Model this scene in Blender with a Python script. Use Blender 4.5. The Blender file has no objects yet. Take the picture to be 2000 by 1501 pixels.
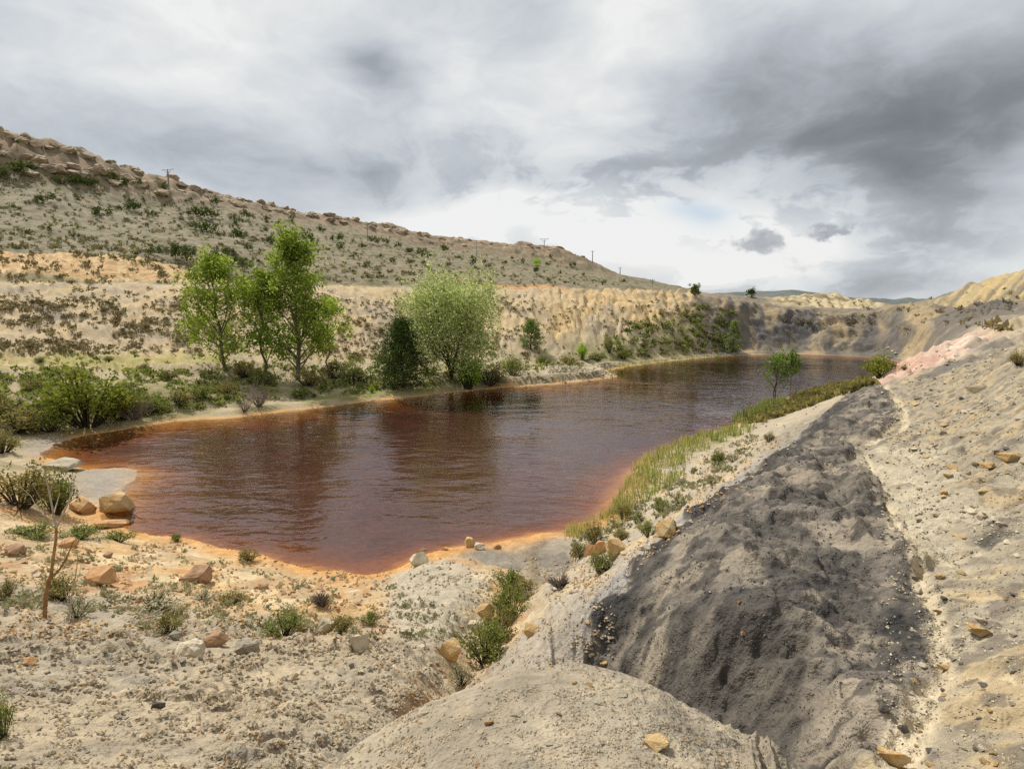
import bpy, math, random
import numpy as np
from mathutils import Vector

# ------------------------------------------------------------------ camera, sky, sun, exposure
sc = bpy.context.scene
COL = sc.collection
CAM_H = 10.0                      # metres above the lake
FPX, CX, CY = 1190.0, 1000.0, 750.5
PITCH = math.radians(7.68)
cam_d = bpy.data.cameras.new('camera')
cam_d.sensor_width = 36.0
cam_d.lens = 36.0 * FPX / 2000.0
cam_d.clip_start = 0.05
cam_d.clip_end = 30000
cam = bpy.data.objects.new('camera', cam_d)
cam.location = (0, 0, CAM_H)
cam.rotation_euler = (math.pi / 2 - PITCH, 0, 0)
COL.objects.link(cam)
sc.camera = cam

SUN_EL, SUN_AZ = math.radians(52), math.radians(-42)   # azimuth from +Y, negative = left
sun_d = bpy.data.lights.new('sun', 'SUN')
sun_d.energy = 5.0
sun_d.angle = math.radians(0.9)
sun_d.color = (1.0, 0.955, 0.88)
sun = bpy.data.objects.new('sun', sun_d)
sdir = Vector((math.sin(SUN_AZ) * math.cos(SUN_EL), math.cos(SUN_AZ) * math.cos(SUN_EL), math.sin(SUN_EL)))
sun.rotation_euler = sdir.to_track_quat('Z', 'Y').to_euler()
sun.location = (0, 0, 60)
COL.objects.link(sun)

vs = sc.view_settings
vs.view_transform = 'Standard'
vs.look = 'None'
vs.exposure = 0.0
vs.gamma = 1.0
vs.use_curve_mapping = False
sc.cycles.max_bounces = 6
sc.cycles.transparent_max_bounces = 12
sc.cycles.volume_bounces = 0
sc.cycles.caustics_reflective = False
sc.cycles.caustics_refractive = False
sc.cycles.use_denoising = False


class NT:
    """small helper to write node trees as expressions"""
    def __init__(self, tree):
        self.t = tree
        self.n = tree.nodes
        self.l = tree.links

    def node(self, kind, **kw):
        nd = self.n.new(kind)
        for k, v in kw.items():
            setattr(nd, k, v)
        return nd

    def put(self, sock, v):
        if v is None:
            return
        if hasattr(v, 'is_linked') or isinstance(v, bpy.types.NodeSocket):
            self.l.new(v, sock)
        else:
            if sock.type == 'RGBA' and len(v) == 3:
                v = (*v, 1.0)
            sock.default_value = v

    def m(self, op, a, b=None, c=None, clamp=False):
        nd = self.node('ShaderNodeMath', operation=op)
        nd.use_clamp = clamp
        for i, v in enumerate((a, b, c)):
            if v is not None:
                self.put(nd.inputs[i], v)
        return nd.outputs[0]

    def vm(self, op, a, b=None, scale=None):
        nd = self.node('ShaderNodeVectorMath', operation=op)
        self.put(nd.inputs[0], a)
        if b is not None:
            self.put(nd.inputs[1], b)
        if scale is not None:
            self.put(nd.inputs['Scale'], scale)
        return nd.outputs['Value'] if op in ('LENGTH', 'DOT_PRODUCT') else nd.outputs[0]

    def noise(self, vec, scale, detail=4, rough=0.55, dist=0.0, color=False):
        nd = self.node('ShaderNodeTexNoise')
        if vec is not None:
            self.put(nd.inputs['Vector'], vec)
        nd.inputs['Scale'].default_value = scale
        nd.inputs['Detail'].default_value = detail
        nd.inputs['Roughness'].default_value = rough
        nd.inputs['Distortion'].default_value = dist
        return nd.outputs['Color'] if color else nd.outputs[0]

    def voro(self, vec, scale, feature='F1', out='Distance', rnd=1.0):
        nd = self.node('ShaderNodeTexVoronoi', feature=feature)
        if vec is not None:
            self.put(nd.inputs['Vector'], vec)
        nd.inputs['Scale'].default_value = scale
        nd.inputs['Randomness'].default_value = rnd
        return nd.outputs[out]

    def mix(self, f, a, b, blend='MIX'):
        nd = self.node('ShaderNodeMix', data_type='RGBA', blend_type=blend)
        nd.clamp_factor = True
        self.put(nd.inputs[0], f)
        self.put(nd.inputs[6], a)
        self.put(nd.inputs[7], b)
        return nd.outputs[2]

    def mixf(self, f, a, b):
        nd = self.node('ShaderNodeMix', data_type='FLOAT')
        self.put(nd.inputs[0], f)
        self.put(nd.inputs[2], a)
        self.put(nd.inputs[3], b)
        return nd.outputs[0]

    def smooth(self, v, lo, hi, a=0.0, b=1.0):
        nd = self.node('ShaderNodeMapRange', interpolation_type='SMOOTHSTEP')
        for i, q in enumerate((v, lo, hi, a, b)):
            self.put(nd.inputs[i], q)
        return nd.outputs[0]

    def xyz(self, x, y, z):
        nd = self.node('ShaderNodeCombineXYZ')
        for i, q in enumerate((x, y, z)):
            self.put(nd.inputs[i], q)
        return nd.outputs[0]

    def ramp(self, f, stops):
        nd = self.node('ShaderNodeValToRGB')
        el = nd.color_ramp.elements
        while len(el) > 1:
            el.remove(el[-1])
        el[0].position = stops[0][0]
        el[0].color = (*stops[0][1], 1)
        for p, c in stops[1:]:
            e = el.new(p)
            e.color = (*c, 1)
        self.put(nd.inputs[0], f)
        return nd.outputs[0]


def lin(r, g=None, b=None):
    """8-bit sRGB to linear"""
    if g is None:
        g = b = r
    out = []
    for c in (r, g, b):
        c = c / 255.0
        out.append(c / 12.92 if c <= 0.04045 else ((c + 0.055) / 1.055) ** 2.4)
    return tuple(out)


def azel(u, v):
    """direction of a point of the photograph as azimuth and elevation"""
    a, up = (u - CX) / FPX, (CY - v) / FPX
    y = math.cos(PITCH) + math.sin(PITCH) * up
    z = -math.sin(PITCH) + math.cos(PITCH) * up
    return math.atan2(a, y), math.atan2(z, math.hypot(a, y))


def build_world():
    w = bpy.data.worlds.new('World')
    sc.world = w
    w.use_nodes = True
    w.node_tree.nodes.clear()
    N = NT(w.node_tree)
    out = N.node('ShaderNodeOutputWorld')
    bg = N.node('ShaderNodeBackground')
    tc = N.node('ShaderNodeTexCoord')
    d = tc.outputs['Generated']
    sky = N.node('ShaderNodeTexSky', sky_type='NISHITA')
    sky.sun_disc = False
    sky.sun_elevation = SUN_EL
    sky.sun_rotation = SUN_AZ
    sky.altitude = 1100
    sep = N.node('ShaderNodeSeparateXYZ')
    N.put(sep.inputs[0], d)
    az = N.m('ARCTAN2', sep.outputs[0], sep.outputs[1])
    el = N.m('ARCSINE', sep.outputs[2])
    pe = N.xyz(az, el, 0.0)

    def sn(sx, sy, ox, oy, scale, detail, rough, color=False, warp=None):
        mp = N.node('ShaderNodeMapping')
        N.put(mp.inputs['Vector'], warp if warp is not None else pe)
        mp.inputs['Scale'].default_value = (sx, sy, 1)
        mp.inputs['Location'].default_value = (ox, oy, 0)
        nd = N.node('ShaderNodeTexNoise', noise_dimensions='2D')
        N.put(nd.inputs['Vector'], mp.outputs[0])
        nd.inputs['Scale'].default_value = scale
        nd.inputs['Detail'].default_value = detail
        nd.inputs['Roughness'].default_value = rough
        return nd.outputs['Color'] if color else nd.outputs[0]

    wc = N.vm('SUBTRACT', sn(1, 2.2, 1.9, 8.3, 3.4, 3, .55, True), (.5, .5, .5))
    pw = N.vm('ADD', pe, N.vm('MULTIPLY', wc, (.15, .07, 0)))
    big = sn(1, 2.2, 4.1, .6, 2.1, 3, .5, warp=pw)
    puff = sn(1, 1.9, 7.7, 3.3, 6.0, 6, .6, warp=pw)
    fc = N.vm('SUBTRACT', sn(1, 1.4, 2.2, 6.1, 26.0, 3, .6, True), (.5, .5, .5))
    pf = N.vm('ADD', pe, N.vm('MULTIPLY', fc, (.075, .045, 0)))

    def blob(u, v, su, sv, rot=0.0, fine=False):
        a0, e0 = azel(u, v)
        mp = N.node('ShaderNodeMapping', vector_type='TEXTURE')
        N.put(mp.inputs['Vector'], pf if fine else pw)
        mp.inputs['Location'].default_value = (a0, e0, 0)
        mp.inputs['Rotation'].default_value = (0, 0, rot)
        mp.inputs['Scale'].default_value = (su / FPX, sv / FPX, 1)
        return N.m('POWER', .3679, N.vm('DOT_PRODUCT', mp.outputs[0], mp.outputs[0]))

    V = N.m('MULTIPLY_ADD', N.m('SUBTRACT', big, .5), .55, .755)
    pz = N.m('SUBTRACT', puff, .5)
    V = N.m('MULTIPLY_ADD', pz, .5, V)
    blobs = [  # u, v, half-widths, weight, rotation
        (1720, 215, 480, 95, -.36, .10), (1400, 170, 280, 50, -.20, .12), (1980, 245, 230, 100, -.24, 0), (1750, 350, 150, 130, -.24, -.4),
        (735, 120, 75, 36, -.34, -.6), (1010, 25, 60, 60, -.20, 0), (300, 330, 440, 95, -.16, 0), (730, 345, 230, 70, -.14, 0), (960, 285, 120, 24, -.16, 0),
        (1090, 185, 200, 80, .24, 0), (480, 130, 240, 130, .12, 0), (180, 90, 260, 120, .10, 0), (1180, 50, 150, 55, .20, 0),
        (1010, 425, 130, 34, .32, 0), (1270, 480, 190, 70, .42, 0), (1640, 425, 140, 50, .26, 0), (1200, 205, 60, 30, .18, 0),
        (1480, 520, 230, 50, .18, 0), (1990, 545, 140, 22, .22, 0), (1700, 560, 330, 24, -.16, 0), (1500, 330, 220, 26, .10, .1), (1800, 430, 130, 130, -.10, -.2), (1160, 345, 200, 24, -.16, 0)]
    for u, v, su, sv, a, r in blobs:
        V = N.m('MULTIPLY_ADD', blob(u, v, su, sv, r), a, V)
    # bright cumulus low over the lake: crisp white heads
    cum = N.m('MULTIPLY', blob(1230, 455, 420, 130), N.smooth(puff, .44, .56, -.07, .26))
    V = N.m('ADD', V, cum)
    col = N.ramp(V, [(0.0, lin(110, 114, 118)), (0.22, lin(133, 137, 141)), (0.42, lin(164, 169, 174)),
                     (0.58, lin(190, 195, 201)), (0.75, lin(212, 216, 219)), (0.92, lin(232, 233, 232)), (1.0, lin(242, 242, 240))])
    for u, v, su, sv, c, rot in [(1524, 560, 46, 17, (228, 232, 234), 0), (1496, 562, 24, 13, (230, 233, 235), 0),
                                 (1470, 480, 44, 14, (168, 171, 178), -.1), (1490, 466, 26, 16, (172, 174, 180), 0),
                                 (1628, 449, 22, 13, (156, 160, 167), 0), (1604, 459, 26, 9, (164, 167, 173), -.2)]:
        b = blob(u, v, su, sv, rot, fine=True)
        col = N.mix(N.m('MULTIPLY', N.smooth(b, .15, .8, 0.0, .8), N.smooth(puff, .3, .55, .55, 1.0)), col, lin(*c))
    blue = N.m('MULTIPLY', blob(1375, 412, 60, 18, 0), .5)
    col = N.mix(N.m('ADD', blue, .05), col, N.vm('SCALE', sky.outputs[0], scale=0.11))
    N.put(bg.inputs[0], col)
    bg.inputs[1].default_value = 1.0
    N.l.new(bg.outputs[0], out.inputs[0])
    w.cycles.sampling_method = 'MANUAL'
    w.cycles.sample_map_resolution = 512


build_world()

# ------------------------------------------------------------------ numeric helpers
rng = np.random.default_rng(7)
random.seed(7)


_TN, _TP = 1024, 32


def _tile(ridge, gain, octv, seed):
    g = np.arange(_TN) * (_TP / _TN)
    gx, gy = np.meshgrid(g, g, indexing='ij')
    s, amp = 0, 1.0
    for k in range(octv):
        per = _TP * 2 ** k
        r = np.random.default_rng(seed + k)
        A = r.random((per, per)) * 2 * np.pi
        ca, sa = np.cos(A), np.sin(A)
        x, y = gx * 2 ** k, gy * 2 ** k
        xi, yi = np.floor(x).astype(np.int64), np.floor(y).astype(np.int64)
        xf, yf = x - xi, y - yi
        u = xf * xf * xf * (xf * (xf * 6 - 15) + 10)
        v = yf * yf * yf * (yf * (yf * 6 - 15) + 10)

        def gr_(ix, iy, dx, dy):
            ix, iy = ix % per, iy % per
            return ca[ix, iy] * dx + sa[ix, iy] * dy
        a, b = gr_(xi, yi, xf, yf), gr_(xi + 1, yi, xf - 1, yf)
        c, d = gr_(xi, yi + 1, xf, yf - 1), gr_(xi + 1, yi + 1, xf - 1, yf - 1)
        p = ((a + (b - a) * u) * (1 - v) + (c + (d - c) * u) * v) * 1.5
        s = s + amp * ((1 - 2 * np.abs(p)) if ridge else p)
        amp *= gain
    s = np.pad(s, ((0, 1), (0, 1)), mode='wrap')
    return s.astype(np.float32).ravel()


_TILES = {}


def _sample(ridge, gain, octv, x, y, seed):
    key = (ridge, gain, octv)
    if key not in _TILES:
        _TILES[key] = _tile(ridge, gain, octv, 900 + len(_TILES) * 20)
    T_ = _TILES[key]
    r = random.Random(seed)
    a = r.random() * 6.283 if not ridge else 0.0
    c, s_ = math.cos(a), math.sin(a)
    k = _TN / _TP
    fx = ((x * c - y * s_) * k + r.random() * _TN).astype(np.float32)
    fy = ((x * s_ + y * c) * k + r.random() * _TN).astype(np.float32)
    ix, iy = np.floor(fx), np.floor(fy)
    fx -= ix
    fy -= iy
    i = (ix.astype(np.int32) & (_TN - 1)) * (_TN + 1) + (iy.astype(np.int32) & (_TN - 1))
    a0, a1, b0, b1 = T_[i], T_[i + 1], T_[i + _TN + 1], T_[i + _TN + 2]
    return (a0 + (a1 - a0) * fy) * (1 - fx) + (b0 + (b1 - b0) * fy) * fx


def perlin(x, y, seed=0):
    return _sample(False, .5, 1, x, y, seed)


def fbm(x, y, seed=0, octv=4, gain=0.5):
    return _sample(False, .55, min(5, max(3, octv)), x, y, seed)


def ridged(x, y, seed=0, octv=4, gain=0.5):
    return _sample(True, .52, 4, x, y, seed)


def worley(x, y, seed=0):
    """distance to nearest and second nearest feature point, and an id value"""
    r = np.random.default_rng(seed)
    P = r.permutation(512)
    P = np.concatenate([P, P])
    ox, oy, iv = r.random(512), r.random(512), r.random(512)
    xi, yi = np.floor(x).astype(np.int64), np.floor(y).astype(np.int64)
    f1 = np.full(x.shape, 9.0)
    f2 = np.full(x.shape, 9.0)
    cid = np.zeros(x.shape)
    for dx in (-1, 0, 1):
        for dy in (-1, 0, 1):
            h = P[(P[(xi + dx) & 511] + yi + dy) & 511]
            d = np.hypot(xi + dx + ox[h] - x, yi + dy + oy[h] - y)
            n = d < f1
            f2 = np.where(n, f1, np.minimum(f2, d))
            cid = np.where(n, iv[h], cid)
            f1 = np.where(n, d, f1)
    return f1, f2, cid


def sstep(x, a, b):
    t = np.clip((x - a) / (b - a), 0, 1)
    return t * t * (3 - 2 * t)


def seg_dist(px, py, line, closed=False):
    """distance from points to a polyline, plus the position along it in segments"""
    line = np.asarray(line, float)
    if closed:
        line = np.vstack([line, line[:1]])
    best = np.full(px.shape, 1e18)
    at = np.zeros(px.shape)
    for k in range(len(line) - 1):
        (ax, ay), (bx, by) = line[k, :2], line[k + 1, :2]
        vx, vy = bx - ax, by - ay
        L = vx * vx + vy * vy + 1e-12
        t = np.clip(((px - ax) * vx + (py - ay) * vy) / L, 0, 1)
        d = (px - ax - t * vx) ** 2 + (py - ay - t * vy) ** 2
        n = d < best
        best = np.where(n, d, best)
        at = np.where(n, k + t, at)
    return np.sqrt(best), at


def in_poly(px, py, poly):
    poly = np.asarray(poly, float)
    ins = np.zeros(px.shape, bool)
    j = len(poly) - 1
    for i in range(len(poly)):
        xi, yi, xj, yj = poly[i, 0], poly[i, 1], poly[j, 0], poly[j, 1]
        c = ((yi > py) != (yj > py)) & (px < (xj - xi) * (py - yi) / (yj - yi + 1e-15) + xi)
        ins ^= c
        j = i
    return ins


# ------------------------------------------------------------------ survey of the place: points (u, v) of the photo with a height or a range
def R_(u, v, r):
    a, e = azel(u, v)
    return (r * math.sin(a), r * math.cos(a), CAM_H + r * math.tan(e))


def Z_(u, v, z):
    a, e = azel(u, v)
    r = (z - CAM_H) / math.tan(e)
    return (r * math.sin(a), r * math.cos(a), z)


def H_(u, v, r, z):
    a, e = azel(u, v)
    return (r * math.sin(a), r * math.cos(a), z)


SHORE_PX = [(80, 890), (100, 872), (130, 858), (200, 846), (270, 834), (340, 823), (400, 818), (440, 818), (520, 808), (640, 795), (720, 784),
            (800, 776), (880, 767), (960, 759), (1050, 753), (1130, 746), (1190, 739), (1211, 733), (1195, 729), (1188, 723), (1240, 714), (1300, 706),
            (1380, 698), (1450, 693), (1560, 691), (1640, 694), (1700, 697), (1745, 703), (1760, 712), (1735, 728), (1690, 738),
            (1640, 748), (1580, 761), (1530, 779), (1490, 806), (1455, 820), (1400, 842), (1330, 866), (1270, 890), (1235, 920), (1222, 960), (1195, 1000),
            (1160, 1028), (1110, 1040), (1080, 1036), (1040, 1046), (960, 1060), (900, 1069), (850, 1080), (800, 1094), (770, 1108), (730, 1120), (680, 1121), (620, 1111),
            (570, 1099), (500, 1083), (420, 1065), (350, 1050), (280, 1041), (235, 1030), (185, 1008), (215, 1000), (240, 985), (236, 962), (250, 942), (278, 919), (230, 914),
            (180, 916), (140, 911), (100, 897)]


def smooth_closed(P, n=3):
    P = np.asarray(P, float)
    for _ in range(n):
        Q = np.empty((len(P) * 2, P.shape[1]))
        nx = np.roll(P, -1, 0)
        Q[0::2] = 0.75 * P + 0.25 * nx
        Q[1::2] = 0.25 * P + 0.75 * nx
        P = Q
    return P


SHORE = np.array([Z_(u, v, 0.0)[:2] for u, v in SHORE_PX])
SHORE_S = smooth_closed(SHORE, 1)

lines = []          # polylines of surveyed points
A = lines.append
crest_px = [(-400, 190, 300), (-200, 225, 300), (0, 262, 300), (80, 272, 300), (160, 296, 305), (250, 333, 310), (330, 354, 312), (430, 381, 318),
            (520, 396, 325), (600, 411, 330), (700, 427, 338), (760, 438, 343), (850, 460, 350), (940, 471, 356), (1000, 475, 360), (1060, 482, 365),
            (1110, 493, 368), (1150, 510, 370), (1200, 530, 375), (1260, 549, 380), (1310, 562, 385), (1350, 570, 380)]
crest = [R_(*p) for p in crest_px]
A(crest)
A([H_(u, v, r + 35, R_(u, v, r)[2] - 5) for u, v, r in crest_px])
A([H_(u, v, r + 300, R_(u, v, r)[2] - 30) for u, v, r in crest_px])
A([R_(-200, 320, 270), R_(0, 352, 270), R_(100, 360, 272), R_(200, 372, 278), (R_(330, 386, 288)), R_(430, 402, 296), R_(600, 432, 308), R_(720, 452, 318),
   R_(850, 480, 330), R_(1000, 494, 340), R_(1110, 505, 352), R_(1200, 534, 364), R_(1300, 562, 372)])
A([R_(-200, 425, 200), R_(0, 432, 200), R_(200, 442, 198), R_(400, 468, 198), R_(600, 490, 202), R_(800, 515, 212), R_(1000, 532, 230), R_(1150, 546, 245), R_(1300, 566, 255)])
A([R_(-200, 476, 150), R_(0, 482, 150), R_(100, 489, 147), R_(200, 500, 143), R_(300, 518, 138), R_(400, 538, 135), R_(480, 549, 134), R_(600, 553, 135), R_(800, 556, 138), R_(1000, 556, 146), R_(1200, 567, 150), R_(1340, 572, 156)])
A([R_(-200, 548, 130), R_(0, 552, 128), R_(200, 556, 124), R_(400, 557, 124), R_(600, 560, 126), R_(800, 563, 130), R_(1000, 566, 136), R_(1200, 572, 142), R_(1340, 577, 146), R_(1400, 578, 160)])
A([R_(-200, 553, 120), R_(0, 557, 118), R_(200, 561, 114), R_(400, 562, 113), R_(600, 565, 115), R_(800, 568, 119), R_(1000, 572, 124), R_(1100, 573, 126), R_(1200, 577, 130), R_(1340, 582, 134), R_(1400, 592, 136)])
A([R_(-200, 690, 80), R_(0, 690, 82), R_(200, 693, 84), R_(400, 690, 86), R_(560, 680, 88), R_(700, 688, 88), R_(850, 694, 90), R_(1000, 702, 92), R_(1100, 705, 95)])
A([R_(-200, 722, 72), R_(0, 724, 73), R_(200, 722, 75), R_(350, 722, 76), R_(430, 716, 77)])
A([Z_(450, 740, 1.6), Z_(560, 742, 1.3), Z_(640, 738, 1.4), Z_(760, 748, 0.9), Z_(870, 735, 1.4), Z_(960, 738, 0.7), Z_(1060, 728, 0.8)])
A([Z_(-200, 800, 2.2), Z_(0, 790, 2.2), Z_(120, 790, 1.9), Z_(260, 785, 1.5), Z_(360, 775, 1.4), Z_(450, 768, 1.1)])
A([Z_(-200, 860, .7), Z_(0, 845, .55), Z_(60, 850, .3)])
A([Z_(1000, 742, .9), Z_(1050, 732, 1.1), Z_(1120, 722, 1.1), Z_(1180, 716, 0.9)])
A([Z_(1240, 707, .5), Z_(1300, 699, .6), Z_(1380, 691, .6), Z_(1440, 687, .5)])
A([R_(1120, 640, 110), R_(1240, 640, 115), R_(1340, 640, 124)])
# far wall of the pit: lip, terrace, mounds
A([R_(1400, 592, 136), R_(1450, 600, 138), R_(1520, 607, 142), R_(1600, 609, 144), R_(1700, 609, 144), R_(1760, 605, 142), R_(1820, 601, 136), R_(1900, 602, 128), R_(2000, 599, 118), R_(2200, 590, 105)])
A([H_(1450, 690, 131, .8), H_(1560, 690, 134, .8), H_(1640, 690, 135, .8), H_(1700, 690, 134, .8)])
A([R_(1600, 650, 138.5), R_(1700, 650, 138.5)])
A([R_(1480, 604, 158), R_(1600, 607, 163), R_(1700, 607, 163), R_(1760, 604, 160)])
A([R_(1380, 575, 178), R_(1450, 578, 178), R_(1520, 585, 176)])
A([R_(1540, 583, 184), R_(1570, 578, 186), R_(1620, 575, 188), R_(1670, 586, 186), R_(1705, 602, 182)])
A([H_(1400, 580, 230, 9), H_(1540, 580, 220, 6), H_(1700, 580, 215, 4), H_(1800, 590, 225, 4), H_(2000, 560, 230, 8)])
A([H_(1300, 580, 560, 8), H_(1450, 580, 500, -2), H_(1600, 580, 500, -6), H_(1800, 580, 500, -6), H_(2000, 580, 500, -4), H_(2200, 580, 500, 0)])
A([R_(1812, 600, 170), R_(1850, 578, 167), R_(1900, 564, 162), R_(1950, 556, 156), R_(2000, 551, 150), R_(2200, 535, 142)])
A([H_(1860, 575, 182, 12.3), H_(1900, 562, 180, 13.4), H_(1950, 555, 176, 14.0), H_(2000, 550, 172, 14.4), H_(2200, 535, 168, 15.5)])
A([R_(1812, 600, 166), R_(1850, 599, 161), R_(1900, 599, 155), R_(2000, 596, 144), R_(2200, 585, 130)])
A([R_(1800, 668, 118), R_(1850, 648, 112), R_(1900, 636, 104), R_(2000, 622, 95), R_(2200, 610, 88)])
A([Z_(1765, 700, .6), Z_(1790, 706, 1.2)])
# right-hand hill
A([R_(1722, 740, 47), R_(1780, 705, 52), R_(1850, 668, 56), R_(1930, 646, 58), R_(2000, 624, 60), R_(2200, 580, 60)])
A([H_(1722, 740, 60, 2.0), H_(1780, 705, 66, 1.8), H_(1850, 668, 70, 3.0), H_(1930, 645, 72, 5), H_(2000, 622, 76, 6.3), H_(2200, 580, 76, 8)])
A([H_(1780, 700, 85, .9), H_(1850, 668, 85, 2.0)])
A([R_(1720, 752, 40), R_(1640, 800, 32), R_(1560, 870, 23), R_(1500, 910, 18.5), R_(1400, 985, 13.5), R_(1300, 1060, 10.5), R_(1200, 1150, 8.2), R_(1165, 1220, 7.6), R_(1185, 1280, 7.4)])
A([Z_(1600, 772, 1.2), Z_(1540, 800, 1.1), Z_(1450, 880, 1.2), Z_(1400, 920, 1.2), Z_(1330, 970, 1.2), Z_(1270, 1010, 1.2), Z_(1200, 1060, 1.1), Z_(1150, 1090, 1.0), Z_(1100, 1115, .8), Z_(1070, 1130, .8)])
A([Z_(1500, 1000, 6.0), Z_(1500, 1100, 6.5), Z_(1450, 1200, 6.4)])
A([Z_(1700, 850, 5.6), Z_(1680, 950, 6.4), Z_(1700, 1100, 6.8), Z_(1780, 1200, 7.0), Z_(1850, 1290, 7.1), Z_(1790, 1400, 7.1), Z_(1760, 1501, 7.3)])
A([Z_(1850, 720, 6.8), Z_(1850, 760, 6.6), Z_(1850, 850, 6.6), Z_(1850, 1000, 6.95), Z_(1900, 1150, 7.1)])
A([Z_(2000, 680, 8.4), Z_(2000, 720, 8.0), Z_(2000, 850, 7.45), Z_(2000, 1000, 7.3), Z_(2000, 1250, 7.4), Z_(2000, 1501, 7.55)])
A([Z_(2300, 700, 8.9), Z_(2300, 850, 8.4), Z_(2300, 1000, 8.0), Z_(2300, 1250, 7.9)])
# near shoulder the camera stands on, the black gully, the ravine
EDGE_PX = [(560, 1560, 7.2), (640, 1505, 7.3), (720, 1455, 7.4), (800, 1412, 7.45), (930, 1374, 7.55), (1050, 1342, 7.6), (1180, 1349, 7.6), (1280, 1384, 7.6), (1400, 1434, 7.6), (1500, 1482, 7.65), (1600, 1540, 7.7)]
A([Z_(*p) for p in EDGE_PX])
A([H_(u, v, math.hypot(*Z_(u, v, z)[:2]) + 0.5, z - d) for (u, v, z), d in zip(EDGE_PX, (.5, .6, .7, .8, .9, .9, 1.0, 1.1, 1.1, 1.0, .5))])
A([H_(800, 1400, 6.8, 4.9), H_(900, 1380, 6.3, 4.9), H_(1000, 1350, 5.7, 5.1), H_(1100, 1345, 5.6, 5.2), H_(1200, 1350, 5.6, 5.1), H_(1300, 1385, 5.0, 5.15), H_(1400, 1430, 4.5, 5.4), H_(1480, 1470, 4.1, 5.8), H_(1560, 1500, 3.8, 6.3)])
A([H_(1210, 1340, 6.7, 5.0), H_(1300, 1380, 6.3, 5.2), H_(1380, 1400, 5.6, 5.5), H_(1450, 1420, 5.1, 5.8)])
A([R_(1215, 1283, 7.35), R_(1300, 1290, 6.8), R_(1400, 1340, 6.15), R_(1480, 1372, 5.65), Z_(1600, 1440, 6.9), Z_(1690, 1501, 7.25)])
A([Z_(1045, 1125, .75), Z_(990, 1170, 1.3), Z_(950, 1230, 2.2), Z_(920, 1290, 3.1), Z_(870, 1345, 4.2)])
A([Z_(1120, 1190, 3.2), Z_(1060, 1230, 3.8), Z_(1010, 1290, 4.7), Z_(960, 1345, 5.3)])
# clay mound and the clod field on the left
A([Z_(960, 1075, .35), Z_(1020, 1085, .35), Z_(1080, 1080, .35)])
A([Z_(840, 1100, .9), Z_(900, 1110, 1.1), Z_(960, 1135, 1.2)])
A([Z_(760, 1160, 1.8), Z_(840, 1160, 2.0), Z_(910, 1175, 2.1), Z_(930, 1195, 2.0)])
A([Z_(760, 1230, 2.9), Z_(840, 1240, 3.0), Z_(890, 1260, 3.0)])
A([Z_(-200, 1050, 2.6), Z_(0, 1060, 2.2), Z_(200, 1080, 1.5), Z_(400, 1110, 1.2), Z_(600, 1140, .9), Z_(700, 1145, .8)])
A([Z_(-200, 950, 2.4), Z_(0, 960, 1.9), Z_(100, 985, 1.2), Z_(150, 1000, .6)])
A([Z_(-200, 890, 1.5), Z_(0, 885, 1.1), Z_(60, 905, .7)])
A([Z_(-200, 1180, 4.4), Z_(0, 1180, 4.0), Z_(200, 1190, 3.6), Z_(400, 1200, 3.1), Z_(600, 1210, 2.7), Z_(720, 1200, 2.2)])
A([Z_(-200, 1300, 5.9), Z_(0, 1300, 5.6), Z_(200, 1300, 5.3), Z_(400, 1290, 4.8), Z_(600, 1300, 4.6), Z_(740, 1310, 4.5), Z_(805, 1330, 4.5)])
A([Z_(-200, 1501, 7.2), Z_(0, 1501, 7.0), Z_(300, 1501, 6.6), Z_(520, 1501, 6.4), Z_(640, 1440, 5.9), Z_(740, 1400, 5.5)])
# under, behind and beside the camera
for a in range(-180, 181, 15):
    t = math.radians(a)
    lines.append([(r * math.sin(t), r * math.cos(t), z) for r, z in ((.25, 8.4), (.7, 8.38), (1.3, 8.25))])
for a in list(range(-180, -74, 15)) + list(range(75, 181, 15)):
    t = math.radians(a)
    w = abs(a) / 180
    for r, z in ((4, 8.2 + .4 * w), (10, 7.6 + 1.4 * w), (25, 6.5 + 3 * w), (60, 6 + 5 * w), (140, 12 + 4 * w), (320, 40 - 24 * w if a < 0 else 16), (800, 20)):
        lines.append([(r * math.sin(t), r * math.cos(t), z)])
for a in range(-45, 61, 5):      # far plain
    t = math.radians(a)
    lines.append([(7000 * math.sin(t), 7000 * math.cos(t), 0 if a < 0 else -10)])


def densify(ln, step=0.035):
    out = []
    for k in range(len(ln) - 1):
        a, b = np.array(ln[k]), np.array(ln[k + 1])
        ra, rb = math.hypot(a[0], a[1]), math.hypot(b[0], b[1])
        d = math.hypot(math.atan2(b[0], b[1]) - math.atan2(a[0], a[1]), math.log(rb / ra))
        n = max(1, int(d / step))
        for i in range(n):
            out.append(a + (b - a) * i / n)
    out.append(np.array(ln[-1]))
    return out


pts = []
for ln in lines:
    pts += densify(ln)
pts += [np.array([x, y, 0.0]) for x, y in SHORE]
P = np.array(pts)
T = np.stack([np.arctan2(P[:, 0], P[:, 1]), 0.5 * np.log(P[:, 0] ** 2 + P[:, 1] ** 2)], 1)
keep = []
for i in range(len(T)):
    if not keep or np.min(np.hypot(*(T[keep] - T[i]).T)) > 0.012:
        keep.append(i)
T, ZC = T[keep], P[keep, 2]
n = len(T)


def phi(d2):
    return np.sqrt(d2 + 1e-4)


D2 = ((T[:, None] - T[None]) ** 2).sum(-1)
M = np.zeros((n + 3, n + 3))
M[:n, :n] = phi(D2)
M[:n, n] = 1
M[:n, n + 1:] = T
M[n:, :n] = M[:n, n:].T
W = np.linalg.solve(M, np.concatenate([ZC, np.zeros(3)]))

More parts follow.
